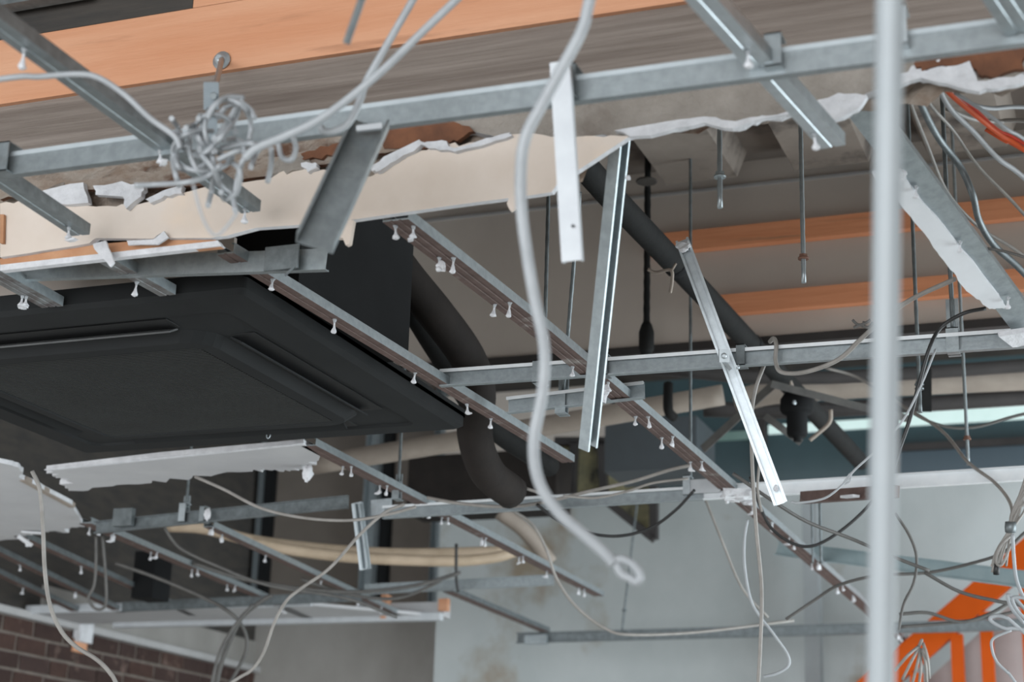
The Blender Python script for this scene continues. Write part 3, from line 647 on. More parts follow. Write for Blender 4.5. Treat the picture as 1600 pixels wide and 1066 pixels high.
so = rod(1010, 545, 4.95, 'dark sprinkler drop pipe with a socket in front of the upper wall', r=.010, m=RUBBER, name='sprinkler_pipe')
MB().lathe(PD(1010, 545, 4.95), ZA, [(.014, -.02), (.022, 0), (.022, .05), (.016, .07), (.011, .08)], 12).build('socket', RUBBER, so)
MB().lathe(PD(1010, 285, 4.95), ZA, [(.03, 0), (.03, .006)], 12).build('flange', DARKWOOD, so)

# ------------------------------------------------------------------ black ceiling cassette
AX1, AY0 = -1.545, 2.61; S = 1.06; AX0, AY1 = AX1-S, AY0+S
ac = empty('ceiling_cassette', (AX1-S/2, AY0+S/2, H), 'black four-way air conditioning cassette under the ceiling', 'air conditioner')
mb = MB(); cx, cy = AX1-S/2, AY0+S/2
def ring(mb, r0, z0_, r1, z1_, rc0=0.0, rc1=0.0, m=0):
    def loop(r, rc, z):
        pts = []
        if rc <= 0: return [(cx-r, cy-r, z), (cx+r, cy-r, z), (cx+r, cy+r, z), (cx-r, cy+r, z)]
        for (sx, sy, a0) in ((-1, -1, 180), (1, -1, 270), (1, 1, 0), (-1, 1, 90)):
            for k in range(5):
                a = math.radians(a0+90*k/4); pts.append((cx+sx*(r-rc)+rc*math.cos(a), cy+sy*(r-rc)+rc*math.sin(a), z))
        return pts
    A, B = loop(r0, rc0 or .001, z0_), loop(r1, rc1 or .001, z1_); n = len(A)
    mb.add(A+B, [[i, (i+1) % n, n+(i+1) % n, n+i] for i in range(n)], m)
ring(mb, .53, H+.03, .53, H+.008, .012, .012); ring(mb, .53, H+.008, .518, H, .012, .012); ring(mb, .518, H, .445, H-.004, .012, .03); ring(mb, .445, H-.004, .44, H+.002, .03, .03)
ring(mb, .44, H+.002, .355, H-.002, .03, .06); ring(mb, .355, H-.002, .335, H-.022, .06, .06); ring(mb, .335, H-.022, .305, H-.024, .06, .02); ring(mb, .305, H-.024, .30, H-.016, .02, .02)
mb.box((cx-.53, cy-.53, H+.03), (cx+.53, cy+.53, H+.04))
mb.build('panel', BLACK, ac, (cx, cy, H), fixn=False)
gr = MB().box((cx-.30, cy-.30, H-.016), (cx+.30, cy+.30, H-.012)).build('grille', BLACK2, ac)
mb = MB()
for i in range(60):
    y = cy-.295+i*.59/59; mb.box((cx-.298, y-.0022, H-.022), (cx+.298, y+.0022, H-.016))
o = mb.build('slat', GRIL, gr); o['kind'] = 'stuff'
for (dx, dy) in ((0, -1), (1, 0), (0, 1), (-1, 0)):
    t = Vector((-dy, dx, 0)); n = Vector((dx, dy, 0)); c = Vector((cx, cy, H-.0008))+n*.398
    MB().obox(c, t*.30, n*.026, ZA*.0008).build('air_slot', SLOT, ac)
    fo = MB().obox(c-n*.020-ZA*.008, t*.29, (n*.014-ZA*.007), ZA*.002)
    fo.build('louvre', FLAP if dy == -1 else BLACK, ac)  # near flap is a lighter grey than the other three
bd = MB().box((cx-.42, cy-.42, H+.04), (AX1+.05, 3.225, H+.42)); bd.build('casing', BLACK2, ac)
MB().box((AX1-.006, AY0, H+.03), (AX1, AY1, H+.05)).build('flange', BLACK, ac)
MB().box((cx-.53, AY0+.05, H+.05), (AX1-.06, AY0+.06, H+.13)).build('side_plate', WALLBROWN, ac)
mb = MB(); c_ = PZ(420, 672, H-.006); mb.tube([c_+Vector((math.cos(a)*.005, 0, -.012+math.sin(a)*.009)) for a in [k*math.pi/5 for k in range(11)]], .0012, 5, 0, 2); mb.build('pull_ring', STEEL_B, ac)

# ------------------------------------------------------------------ grey board remnants beyond the cassette
q = [PZ(x, y, H) for x, y in [(72, 735), (250, 714), (474, 694), (500, 712), (498, 720)]]
q2 = ragged([PZ(x, y, H) for x, y in [(498, 720), (480, 728), (455, 735), (420, 735), (395, 737), (300, 747), (200, 757), (107, 767), (104, 752), (92, 746), (72, 735)]], 7, .022, 81, False, ZA)
b1 = tag(MB().slab(q[:-1]+q2[:-1], (0, 0, .0125), 0, 0, 1).build('board_remnant', [BOARD_GREY, GYPSUM]), 'grey board strip with ragged edge under the cassette far edge', 'plasterboard')
MB().bar(PZ(72, 735, H-.001), PZ(474, 694, H-.001), YA, .014, .002).build('cut_edge', GYPSUM, b1)
q = ragged([PZ(x, y, H) for x, y in [(-60, 712), (12, 726), (28, 730), (36, 738), (30, 746), (60, 760), (112, 788), (118, 800), (130, 822)]], 3, .004, 82, False, ZA)
q += ragged([PZ(x, y, H) for x, y in [(130, 822), (110, 826), (98, 833), (85, 829), (68, 833), (40, 836), (28, 843), (-70, 850)]], 5, .02, 83, False, ZA)
b2 = tag(MB().slab(q, (0, 0, .0125), 0, 0, 1).build('board_remnant', [BOARD_GREY, GYPSUM]), 'pale grey board remnant with torn tip at the left photo edge', 'plasterboard')
MB().bar(PZ(36, 748, H+.004), PZ(113, 790, H+.004), XA, .018, .014).build('torn_strip', BEIGE, b2)
MB().bar(PZ(28, 838, H-.004), PZ(50, 853, H-.03), XA, .016, .004).build('torn_flap', GYPSUM, b2)
MB().bar(PZ(36, 832, H-.004), PZ(66, 834, H-.008), YA, .03, .004).build('torn_flap', GYPSUM, b2)

# ------------------------------------------------------------------ pipes and ducts
def pipe(pts, r, m, name, label, cat='pipe', n=12, sub=6, group=None):
    q = [PD(*p) for p in pts]; q[-1] = beyond(q[-2], q[-1], .8)
    return tag(MB().tube(q, r, n, 0, sub).build(name, m), label, cat, group)
pipe([(610, 400, 4.02), (640, 440, 4.05), (685, 495, 4.1), (728, 555, 4.18), (746, 610, 4.2), (742, 680, 4.3), (762, 738, 4.4), (800, 770, 4.5)], .045, DUCTB, 'insulated_duct', 'thick dark insulated duct bending down from the black cassette', 'duct', 14)
pipe([(640, 480, 4.4), (690, 560, 4.45), (760, 660, 4.5), (860, 730, 4.8)], .028, RUBBER, 'insulated_pipe', 'black insulated pipe behind the dark duct', 'pipe')
a, b = PZ(915, 262, 3.05), PZ(1345, 722, 3.05)
bp_ = tag(MB().tube([a+Vector((0, -.02, .10)), a+Vector((0, -.005, .05)), a, a+(b-a)*.3, a+(b-a)*.7, b], .030, 12, 0, 4).build('insulated_pipe', RUBBER), 'black insulated pipe running away under the deck past both battens', 'pipe')
for k in (.22, .47): MB().lathe(a+(b-a)*k, (b-a), [(.031, 0), (.033, .004), (.033, .03), (.031, .034)], 12).build('tape_band', BLACK2, bp_)
ta = PZ(1042, 432, 3.03); tg = tag(MB().tube([PD(1012, 421, 4.0), PD(1025, 426, 4.0), PD(1048, 422, 3.98), PD(1050, 440, 3.98), PD(1047, 458, 3.98)], .004, 6).tube([PD(1050, 422, 3.98), PD(1056, 412, 3.99)], .003, 6, 0, 0).build('cable_tie_cord', BEIGE), 'beige tie knotted round the black insulated pipe', 'tie')
pipe([(486, 727, 5.9), (700, 692, 5.8), (1000, 640, 5.65), (1130, 617, 5.6)], .034, BEIGE, 'wrapped_pipe', 'beige wrapped pipe sloping behind the dark duct', 'pipe')
pipe([(1150, 625, 6.0), (1300, 606, 5.9), (1640, 590, 5.75)], .041, BEIGE, 'wrapped_pipe', 'beige wrapped pipe under the upper wall behind the mid carrier', 'pipe')
pipe([(1100, 640, 6.3), (1300, 640, 6.2), (1640, 618, 6.05)], .028, FRAMED, 'dark_pipe', 'dark pipe below the beige pipe over the clerestory window', 'pipe')
pipe([(1000, 574, 5.7), (1300, 590, 5.7), (1640, 566, 5.6)], .022, FRAMED, 'dark_pipe', 'dark pipe along the lower edge of the upper wall', 'pipe')
st = MB(); st.obox(PD(1447, 610, 5.2), RT*.014, UP*.065, FW*.012); tag(st.build('pipe_strap', RUBBER), 'black strap hanging over the beige pipe beside the coupled rod', 'strap')
st = MB(); st.tube([PD(1044, 600, 5.5), PD(1044, 640, 5.45), PD(1052, 652, 5.5)], .016, 8); tag(st.build('pipe_strap', RUBBER), 'black strap on the beige pipe beside the thin long rod', 'strap')
GT = 'tan refrigerant pipes'
pipe([(262, 822, 6.4), (320, 826, 6.4), (400, 846, 6.4), (520, 860, 6.4), (640, 866, 6.4), (800, 862, 6.5)], .022, TANPIPE, 'tan_pipe', 'upper tan pipe bending behind the runners on the left rear', 'pipe', group=GT)
pipe([(395, 848, 6.3), (470, 862, 6.3), (560, 872, 6.3), (700, 877, 6.3), (770, 872, 6.35), (806, 862, 6.4)], .020, TANPIPE, 'tan_pipe', 'lower tan pipe with a dark tie in front of studs', 'pipe', group=GT)
tg = MB().tube([PD(713, 850, 6.2), PD(713, 900, 6.2), PD(716, 925, 6.2)], .006, 6); tag(tg.build('cable_tie_cord', CABLEK), 'dark tie hanging round the two tan pipes', 'tie')
pipe([(780, 800, 6.6), (820, 830, 6.6), (860, 880, 6.6)], .03, BEIGE, 'wrapped_pipe', 'short beige pipe end behind the white wall edge', 'pipe')
# valve hanging under the black pipe
vp = PD(1245, 640, 5.25); vv = MB()
vv.lathe(vp, -ZA, [(.03, -.06), (.05, -.03), (.052, 0), (.045, .012), (.032, .016), (.032, .075), (.027, .085), (.012, .087), (.012, .1)], 16)
va = tag(vv.build('sprinkler_valve', BLACK2), 'black round valve hanging under the black insulated pipe', 'valve')
MB().lump(PD(1241, 629, 5.18), .006, random.Random(1)).build('bolt', STEEL_B, va)
# dark straps
def strap(a, b, w_, label, m=CABLED, name='hanging_strap'):
    tag(MB().bar(PD(*a), PD(*b), UP, w_, .006).build(name, m), label, 'strap')
strap((1215, 595, 5.35), (1098, 702, 5.5), .025, 'long dark strap slanting down from the black valve towards the screwed runner')
strap((1195, 650, 5.3), (1252, 692, 5.3), .022, 'short dark strap below the black valve')
strap((1205, 600, 5.1), (1420, 655, 5.1), .022, 'dark strap slanting over the black valve towards the white tube')
# broken dark framed panel with adhesive
pp = lambda pts, Y: [PY(x, y, Y) for x, y in pts]
pn = MB().slab(pp([(868, 690), (1022, 690), (1022, 838), (948, 782), (868, 772)], 7.4), (0, .03, 0)); pn = tag(pn.build('broken_wall_panel', YELLOW), 'broken panel with yellowed adhesive and dark frame above the white wall', 'panel')
for a_, b_ in (((1022, 690), (1022, 843)), ((1022, 843), (946, 782)), ((868, 690), (1022, 690)), ((898, 690), (894, 772)), ((940, 690), (945, 780))): MB().bar(PY(*a_, 7.38), PY(*b_, 7.38), YA, .04, .035).build('frame_bar', FRAMED, pn)
tag(MB().box((PY(945, 690, 6.6).x, 6.6, PY(945, 738, 6.6).z), (PY(1088, 690, 6.6).x, 6.9, PY(1000, 655, 6.6).z)).build('duct_box', mat('blue_grey_metal', '#3a4044', '#33383b', 5, .5)), 'dark blue-grey duct box behind the long runner', 'duct')
tag(MB().box((PY(640, 690, 6.9).x, 6.9, PY(700, 800, 6.9).z), (PY(870, 690, 6.9).x, 7.1, PY(870, 700, 6.9).z)).build('duct_box', DUCTB), 'dark duct box between the studs and broken panel', 'duct')

# ------------------------------------------------------------------ orange balustrade
SY = 7.5
st_ = empty('stair_balustrade', PY(1450, 1066, SY), 'orange painted stair balustrade in front of the white wall', 'balustrade')
a, b = PY(1352, 1085, SY), PY(1625, 850, SY); ext = (b-a)
MB().bar(a-ext*.5, b+ext*1.0, ZA, .115, .05).build('handrail', STAIRO, st_)
for px, py in ((1432, 1030), (1495, 970), (1540, 935), (1602, 880)):
    p = PY(px, py+22, SY); MB().box((p.x-.025, SY-.02, 0), (p.x+.025, SY+.02, p.z)).build('baluster', STAIRO, st_)
tag(MB().slab(pp([(1430, 1080), (1600, 925), (1640, 890), (1640, 1800), (1430, 1800)], SY+.12), (0, .04, 0)).build('backing_board', mat('pinkish_grey_board', '#a39a98', '#978e8c', 3, .85)), 'pinkish grey board behind the orange balusters', 'board')
# grey post
p = PY(1270, 900, 7.8); tag(MB().box((p.x-.035, 7.75, 0), (p.x+.035, 7.82, PY(1270, 770, 7.8).z)).build('slim_wall_post', mat('post_grey', '#9a9fa1', '#8f9496', 4, .7)), 'slim grey post standing against the stained white wall', 'post')

# ------------------------------------------------------------------ foreground tube
a, b = PD(1391, -60, 1.42), PD(1375, 1125, 1.42)
tag(MB().tube([a+(a-b)*1.9, (a+b)/2, b+(b-a)*2.5], .0118, 16, 0, 2).build('hanging_white_tube', POLE), 'blurred white tube hanging close to the camera, full height', 'tube')

# ------------------------------------------------------------------ cables
def cable(pts, r, m, label, d=None, group=None, cat='cable', name='hanging_cable', n=8, sub=6, more=(), up=0):
    mb = MB(); g = lambda P: [PD(p[0], p[1], p[2] if len(p) > 2 else d) for p in P]
    G_ = g(pts)
    if not up or up < 0: G_[-1:] = [G_[-1]] if beyond(G_[-2], G_[-1], .1) == G_[-1] else [G_[-1], G_[-1]+(G_[-1]-G_[-2]).normalized()*.3+Vector((0, 0, -.03))]
    if not up: G_[:1] = [G_[0]] if beyond(G_[1], G_[0], .1) == G_[0] else [G_[0]+(G_[0]-G_[1]).normalized()*.3+Vector((0, 0, -.03)), G_[0]]
    if up:
        e, f = (G_[0], G_[1]) if up < 0 else (G_[-1], G_[-2])
        v = (e-f).normalized(); q1 = e+v*.25; q2 = Vector((q1.x+v.x*.25, q1.y+.03, DZ)); G_ = [q2, q1]+G_ if up < 0 else G_+[q1, q2]
    mb.tube(G_, r, n, 0, sub)
    for P, r2 in more: mb.tube(g(P), r2, n, 0, sub)
    return tag(mb.build(name, m), label, cat, group)
k1 = cable([(926, -20), (910, 45), (876, 110), (846, 165), (822, 212), (814, 262), (816, 340), (832, 450), (850, 540), (848, 610), (834, 690), (842, 752), (872, 800), (915, 838), (946, 866), (958, 880)], .0073, CABLEW, 'thick white cable hanging loose through the middle with a looped end', 1.95, sub=8, up=-1)
o = MB().tube([PD(x, y, 1.95) for x, y in [(958, 876), (972, 874), (988, 882), (1000, 898), (996, 910), (984, 904), (970, 896), (962, 880)]], .005, 8, 0, 6).build('cut_loop', CABLEW, k1)
# tangle
loops = []
rt = random.Random(17); d0 = 2.30
def loop(cx_, cy_, rx, ry, ph, turns=1.0, dz=.02):
    return [(cx_+rx*math.cos(ph+2*math.pi*turns*k/12), cy_+ry*math.sin(ph+2*math.pi*turns*k/12), d0+dz*math.sin(k*1.1+ph)) for k in range(13)]
hand = [[(272, 205), (280, 225), (300, 238), (325, 236), (345, 205), (362, 180), (372, 160)],
        [(325, 185), (335, 165), (355, 152), (380, 152)], [(375, 158), (392, 172), (398, 185)], [(340, 185), (352, 168), (372, 162), (368, 185), (345, 215), (330, 230)],
        [(275, 240), (278, 260), (295, 266), (318, 258), (330, 240), (335, 215)], [(290, 225), (300, 240), (320, 244), (336, 236)],
        [(268, 185), (278, 200), (283, 222), (270, 245), (275, 275), (280, 290)], [(210, 290), (250, 288), (290, 285), (325, 275), (345, 258)],
        [(330, 230), (334, 265), (330, 300), (325, 322)], [(345, 240), (360, 252), (375, 268), (370, 300), (352, 312), (345, 300)],
        [(340, 250), (372, 236), (392, 238), (380, 250), (372, 275), (368, 300)], [(312, 240), (332, 262), (345, 290), (362, 305), (368, 330)],
        [(350, 220), (368, 218), (380, 225), (382, 240)], [(290, 200), (305, 196), (310, 215), (320, 228)], [(310, 185), (318, 182), (316, 215), (312, 235)],
        [(392, 262), (400, 240), (405, 232), (395, 225), (375, 226), (345, 232)], [(424, 232), (424, 255), (418, 285)], [(435, 225), (440, 245), (455, 250), (462, 232), (458, 215)]]
mb = MB()
for P in hand: mb.tube([PD(p[0], p[1], d0+rt.uniform(-.03, .03)) for p in P], .0037, 7, 0, 6)
for (cx_, cy_, rx, ry, ph) in ((318, 236, 48, 32, .3), (334, 228, 38, 50, 1.2), (356, 200, 36, 44, 2.0)):
    mb.tube([PD(*q_) for q_ in loop(cx_, cy_, rx, ry, ph, .75)], .0033, 7, 0, 5)
tag(mb.build('cable_tangle_cord', CABLEW), 'tangled knot of white cables on the front carrier', 'cable')
cable([(-10, 125), (60, 120), (122, 116), (155, 122), (195, 148), (235, 185), (272, 212), (282, 232)], .0042, CABLEW, 'pale cable crossing the orange plank into the cable tangle', 2.27)
cable([(382, 248), (400, 232), (440, 215), (490, 192), (540, 158), (600, 108), (660, 50), (725, -12)], .0056, CABLEW, 'white cable rising from the tangle, lower of two at the top', 2.24, sub=8, up=1)
cable([(500, 198), (508, 206), (525, 204), (545, 192), (562, 158), (572, 128), (596, 85), (622, 40), (652, -12)], .0050, CABLEW, 'white cable with hooked end rising steeply past the rod end', 2.28, sub=8, up=1)
cable([(302, 288), (310, 320), (322, 352), (338, 368), (356, 352), (372, 330)], .0016, CABLEW, 'thin white wire loop hanging under the tangle over cream board', 1.93)
# hook over the mid carrier
cable([(1203, 534, 3.51), (1209, 529, 3.48), (1213, 540, 3.46), (1212, 565, 3.45), (1222, 582, 3.43), (1260, 581, 3.4), (1310, 562, 3.36), (1345, 530, 3.33), (1370, 508, 3.3), (1420, 470, 3.25), (1492, 436, 3.15)], .0046, CABLEG, 'grey cable hooked over the mid carrier and sagging to the white tube')
tw = MB()
for P in ([(1332, 500), (1340, 507), (1350, 506), (1360, 500)], [(1334, 512), (1345, 508), (1356, 512), (1364, 504)], [(1350, 502), (1348, 512)]): tw.tube([PD(x, y, 3.2) for x, y in P], .0028, 6)
tag(tw.build('wire_twist_cord', CABLED), 'small dark twist of wire above the mid carrier', 'wire')
# cables pouring out at the upper right
GC = 'cables behind the torn plaster at upper right'
cable([(1413, 128, 2.75), (1424, 165, 2.8), (1448, 225, 2.9), (1480, 300, 3.0), (1530, 355, 3.1), (1600, 400, 3.15)], .0032, CABLEG, 'thin grey cable falling left of the flexible conduit', group=GC)
cable([(1426, 128, 2.8), (1440, 165, 2.85), (1466, 215, 2.95), (1500, 260, 3.0), (1520, 305, 3.0), (1530, 345, 3.05), (1555, 385, 3.1), (1605, 432, 3.15)], .0062, STEEL_D, 'grey flexible conduit curving down behind the tilted runner', group=GC, sub=8, cat='conduit')
cable([(1432, 124, 2.8), (1455, 165, 2.9), (1490, 205, 3.0), (1530, 262, 3.05), (1600, 335, 3.1)], .0030, CABLEG, 'thin grey cable right of the flexible conduit', group=GC)
cable([(1462, 130, 2.75), (1485, 170, 2.8), (1520, 205, 2.85), (1560, 248, 2.9), (1605, 282, 2.95)], .0044, CABLEW, 'white cable below the orange cable', group=GC)
cable([(1440, 116, 2.7), (1462, 124, 2.7), (1490, 152, 2.72), (1530, 185, 2.75), (1565, 212, 2.78), (1606, 238, 2.8)], .0040, CABLEO, 'bright orange cable falling from the torn plaster', group=GC)
cable([(1492, 144, 2.74), (1520, 168, 2.76), (1560, 204, 2.78), (1606, 228, 2.8)], .0030, CABLER, 'red cable lying along the orange cable', group=GC)
cable([(1540, 202, 2.9), (1570, 220, 2.9), (1608, 240, 2.9)], .0036, CABLEO, 'short second orange cable piece by the photo edge', group=GC)
cable([(1470, 125, 2.85), (1500, 155, 2.9), (1545, 169, 2.95), (1610, 168, 3.0)], .0042, CABLEW, 'upper level white cable running to the photo edge', group=GC)
cable([(1480, 170, 2.9), (1520, 186, 2.95), (1560, 190, 3.0), (1610, 189, 3.0)], .0040, CABLEG, 'lower level grey cable running to the photo edge', group=GC)
cable([(1492, 145, 2.7), (1540, 176, 2.72), (1575, 203, 2.74), (1612, 226, 2.78)], .0030, CABLEW, 'white cable right above the red cable', group=GC)
cable([(1498, 382, 3.05), (1540, 388, 3.0), (1608, 404, 2.98)], .0026, CABLED, 'thin dark wire looping out beside the tilted runner edge', group=GC)
cable([(1540, 482, 3.2), (1505, 490, 3.2), (1470, 512, 3.22), (1452, 545, 3.2), (1436, 600, 3.2), (1420, 660, 3.2), (1404, 705, 3.2)], .0038, CABLEK, 'black cable looping over the mid carrier by the bracket')
cable([(1462, 546, 3.22), (1440, 600, 3.2), (1412, 655, 3.18), (1375, 698, 3.17), (1335, 735, 3.16), (1322, 752, 3.16), (1290, 778, 3.15), (1248, 786, 3.15), (1236, 784, 3.15)], .0022, CABLEW, 'thin white wire from mid carrier to the foot of leaning runner', more=[([(1330, 738, 3.16), (1328, 752, 3.16), (1318, 756, 3.16), (1328, 740, 3.16)], .0016)])
cable([(1195, 568, 3.6), (1180, 610, 3.6), (1174, 660, 3.6), (1176, 740, 3.6), (1182, 830, 3.6), (1190, 920, 3.6), (1188, 1010, 3.6), (1184, 1085, 3.6)], .0042, CABLEG, 'grey cable hanging straight down past the leaning runner')
cable([(1190, 700, 3.9), (1186, 730, 3.9), (1184, 765, 3.9), (1190, 800, 3.9)], .0030, CABLEG, 'short grey cable behind the leaning runner by the white splice')
cable([(1168, 812, 4.2), (1163, 845, 4.2), (1164, 890, 4.2), (1176, 945, 4.2), (1208, 990, 4.2), (1230, 1022, 4.2), (1232, 1040, 4.2), (1215, 1052, 4.2), (1192, 1058, 4.2)], .0036, CABLEW, 'thin pale cable curling round the straight grey cable')
cable([(838, 788, 4.6), (870, 812, 4.6), (915, 832, 4.6), (965, 838, 4.6), (1015, 826, 4.55), (1055, 798, 4.5), (1085, 766, 4.45)], .0042, CABLEK, 'black cable sagging under the bright carrier splice')
cable([(1172, 745, 4.3), (1185, 785, 4.3), (1205, 825, 4.3), (1240, 850, 4.3), (1275, 852, 4.3), (1320, 825, 4.3), (1362, 785, 4.3), (1392, 740, 4.3), (1410, 690, 4.3)], .0042, CABLEK, 'black cable sagging across the long runner to the white tube')
cable([(668, 778, 4.75), (720, 787, 4.7), (790, 792, 4.65), (850, 785, 4.6), (920, 768, 4.5), (990, 752, 4.45), (1045, 735, 4.4), (1080, 727, 4.38)], .0048, CABLEG, 'grey cable lying along the bright carrier behind the loose white cable')
cable([(880, 775, 4.5), (930, 778, 4.5), (980, 768, 4.48), (1020, 755, 4.45), (1075, 748, 4.42)], .0034, CABLEG, 'second thinner grey cable on the bright carrier')
cable([(755, 690, 4.6), (768, 725, 4.55), (800, 755, 4.5), (850, 772, 4.5)], .0042, CABLEG, 'grey cable running down beside the dark duct')
cable([(305, 745, 4.6), (350, 765, 4.55), (410, 795, 4.5), (480, 810, 4.5), (550, 813, 4.5), (610, 803, 4.5), (650, 792, 4.5)], .0042, CABLEG, 'grey cable sagging from the ragged board strip to the runner')
cable([(632, 788, 4.5), (600, 802, 4.5), (560, 838, 4.5), (515, 888, 4.5), (470, 920, 4.5), (447, 940, 4.5), (428, 975, 4.5), (412, 1020, 4.5), (392, 1048, 4.5), (355, 1072, 4.5)], .0044, CABLEG, 'grey cable falling past the white curtain rail box')
cable([(50, 736, 4.0), (62, 765, 4.0), (67, 820, 4.0), (70, 890, 4.0), (78, 945, 4.0), (95, 985, 4.0), (118, 1010, 4.0), (150, 1030, 4.0), (172, 1052, 4.0), (190, 1085, 4.0)], .0050, CABLEG, 'pale cable dangling from the cassette in front of the brick wall', sub=8)
cable([(800, 798, 5.2), (830, 818, 5.2), (852, 855, 5.2), (870, 905, 5.2), (900, 948, 5.2), (945, 982, 5.2), (985, 992, 5.2), (1090, 988, 5.3), (1240, 970, 5.4)], .0046, CABLEG, 'grey cable drooping from the dark duct to far dark carrier')
GD = 'dark cables at the left rear'
cable([(335, 1085, 5.6), (345, 1040, 5.6), (358, 1005, 5.6), (378, 965, 5.6), (408, 940, 5.6), (425, 930, 5.6)], .008, CABLED, 'thick dark cables hanging in front of the grey wall', group=GD, more=[([(328, 1085, 5.55), (340, 1030, 5.55), (362, 985, 5.55), (395, 945, 5.55)], .006)])
cable([(180, 880, 5.8), (250, 905, 5.8), (320, 935, 5.75), (360, 958, 5.7), (382, 985, 5.7), (385, 1015, 5.7), (372, 1045, 5.7), (350, 1085, 5.7)], .006, CABLED, 'dark cable looping below the white board edge', group=GD)
cable([(150, 838, 5.6), (150, 880, 5.6), (147, 915, 5.6), (138, 935, 5.6), (150, 952, 5.6), (165, 945, 5.6), (165, 900, 5.6), (160, 838, 5.6)], .005, CABLED, 'dark loop of cable hanging above the brick wall', group=GD)
cable([(300, 880, 6.1), (380, 905, 6.1), (470, 920, 6.1), (560, 925, 6.1), (650, 915, 6.1), (720, 895, 6.1)], .007, CABLED, 'dark cable slung under the tan pipes', group=GD, more=[([(470, 905, 6.12), (540, 928, 6.12), (620, 935, 6.12), (690, 908, 6.12)], .006)])
cable([(250, 812, 5.3), (270, 845, 5.3), (290, 862, 5.3), (340, 885, 5.3), (420, 915, 5.3), (540, 935, 5.35), (620, 965, 5.4)], .005, CABLED, 'dark cable trailing between the two brown runners', group=GD)
cable([(1100, 775, 5.2), (1130, 850, 5.2), (1160, 920, 5.2), (1200, 965, 5.2)], .004, CABLEG, 'faint grey wire behind the long runner, in front of white wall')
cable([(1145, 740, 4.0), (1200, 778, 4.0), (1260, 815, 4.05), (1330, 842, 4.1), (1400, 872, 4.1), (1452, 892, 4.1)], .0042, CABLED, 'dark cable slanting from the runner to the pale bluish track')
cable([(1228, 968, 4.6), (1270, 940, 4.6), (1310, 915, 4.55), (1370, 900, 4.5), (1450, 895, 4.5), (1520, 880, 4.45), (1570, 862, 4.4), (1610, 825, 4.4)], .0042, CABLED, 'dark cable swinging across to the tied cable bunch')
cable([(1398, 802, 4.2), (1420, 835, 4.2), (1432, 870, 4.2), (1428, 910, 4.2), (1412, 945, 4.2), (1404, 985, 4.2)], .0036, CABLED, 'dark curved cable just right of the white tube')
cable([(1445, 895, 4.3), (1500, 925, 4.3), (1560, 940, 4.3), (1610, 950, 4.3)], .0046, CABLED, 'dark cable crossing the orange handrail')
cable([(1405, 960, 4.7), (1450, 958, 4.7), (1500, 972, 4.7), (1545, 960, 4.7), (1580, 940, 4.7)], .0048, CABLED, 'grey cables lying along the far dark carrier', more=[([(1405, 980, 4.72), (1470, 975, 4.72), (1530, 968, 4.72), (1590, 955, 4.72)], .0046)])
cable([(1290, 575, 4.9), (1340, 590, 4.9), (1400, 628, 4.8), (1470, 672, 4.6), (1512, 722, 4.4), (1555, 755, 4.3), (1580, 790, 4.2), (1580, 830, 4.1)], .0044, CABLEG, 'long grey cable slanting down past the clerestory window')
cable([(1400, 630, 4.9), (1460, 662, 4.9), (1520, 668, 4.9), (1610, 645, 4.9)], .0046, CABLED, 'dark grey cable drooping across the lit window panes')
cable([(1224, 574, 5.2), (1236, 600, 5.2), (1238, 612, 5.2)], .006, BEIGE, 'short beige cord above the black valve')
cable([(1298, 640, 5.0), (1296, 660, 5.0), (1275, 680, 5.0), (1265, 688, 5.0)], .006, BEIGE, 'crooked beige cord beside the black valve')
jb = MB().box((PD(205, 930, 6.6).x, PD(205, 930, 6.6).y, PD(205, 935, 6.6).z), (PD(246, 930, 6.6).x, PD(205, 930, 6.6).y+.12, PD(205, 858, 6.6).z))
tag(jb.build('junction_box', BLACK2), 'black box behind the dim runners at the left rear', 'box')
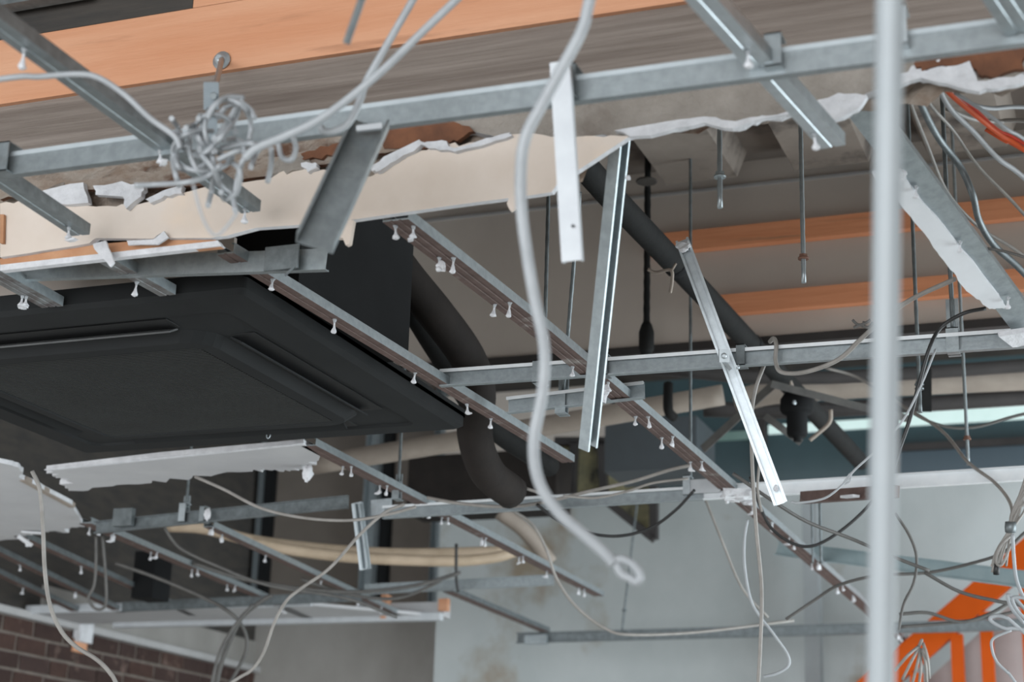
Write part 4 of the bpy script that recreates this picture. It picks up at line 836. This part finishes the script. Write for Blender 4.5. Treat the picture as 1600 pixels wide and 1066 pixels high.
# tied bunch on the far right
bn = MB()
for i in range(9):
    o_ = R_.uniform(-10, 10); bn.tube([PD(1605+o_*.5, 740+i*6, 3.9), PD(1590+o_, 800, 3.9), PD(1578+o_*.3, 830, 3.88), PD(1565+o_, 862, 3.9), PD(1560+o_*1.2, 885+R_.uniform(-8, 12), 3.9)], .0032, 6, 0, 5)
bn.tube([PD(1578, 838, 3.88), PD(1562, 855, 3.88), PD(1556, 878, 3.88), PD(1566, 882, 3.88), PD(1580, 850, 3.88)], .0034, 6)
bnd = tag(bn.build('hanging_cable_bunch', CABLEG), 'tied bunch of grey cables with bare ends by the orange handrail', 'cable')
MB().lathe(PD(1579, 824, 3.88), UP, [(.012, -.012), (.013, 0), (.012, .012)], 10).build('tape_band', STEEL_D, bnd)
MB().lathe(PD(1557, 890, 3.9), UP, [(.007, -.012), (.008, 0), (.006, .014)], 8).build('taped_end', CABLEK, bnd)
cable([(1582, 835, 3.86), (1584, 870, 3.86), (1588, 905, 3.86), (1600, 935, 3.86), (1612, 950, 3.86)], .0042, CABLEW, 'pale cable dropping from the tied bunch')
cable([(1606, 985, 3.8), (1570, 982, 3.8), (1548, 970, 3.8), (1552, 963, 3.8), (1570, 965, 3.8), (1596, 985, 3.8)], .0044, CABLEW, 'white coiled cable loops at the right photo edge', more=[([(1600, 975, 3.82), (1580, 950, 3.82), (1575, 930, 3.82), (1590, 940, 3.82), (1612, 965, 3.82)], .004), ([(1606, 970, 3.78), (1590, 955, 3.78), (1582, 935, 3.78), (1600, 935, 3.78), (1615, 945, 3.78)], .004)])
cable([(1580, 985, 3.8), (1552, 998, 3.8), (1550, 1015, 3.8), (1558, 1035, 3.8), (1575, 1052, 3.8), (1586, 1066, 3.8)], .0032, CABLEW, 'kinked white wire below the coiled loops')
fr = MB()
for (x0_, y0_, x1_, y1_) in ((1436, 1010, 1398, 1048), (1436, 1012, 1410, 1062), (1438, 1014, 1425, 1070), (1440, 1014, 1448, 1068), (1442, 1005, 1452, 1060), (1438, 1020, 1436, 1072), (1436, 1010, 1440, 1002)):
    fr.tube([PD(x0_, y0_, 4.4), PD((x0_+x1_)/2+2, (y0_+y1_)/2-5, 4.38), PD(x1_, y1_, 4.4)], .0042, 6, 0, 4)
tag(fr.build('frayed_cord_bunch', CABLEG), 'frayed bunch of cut cables by the end of long runner', 'cable')
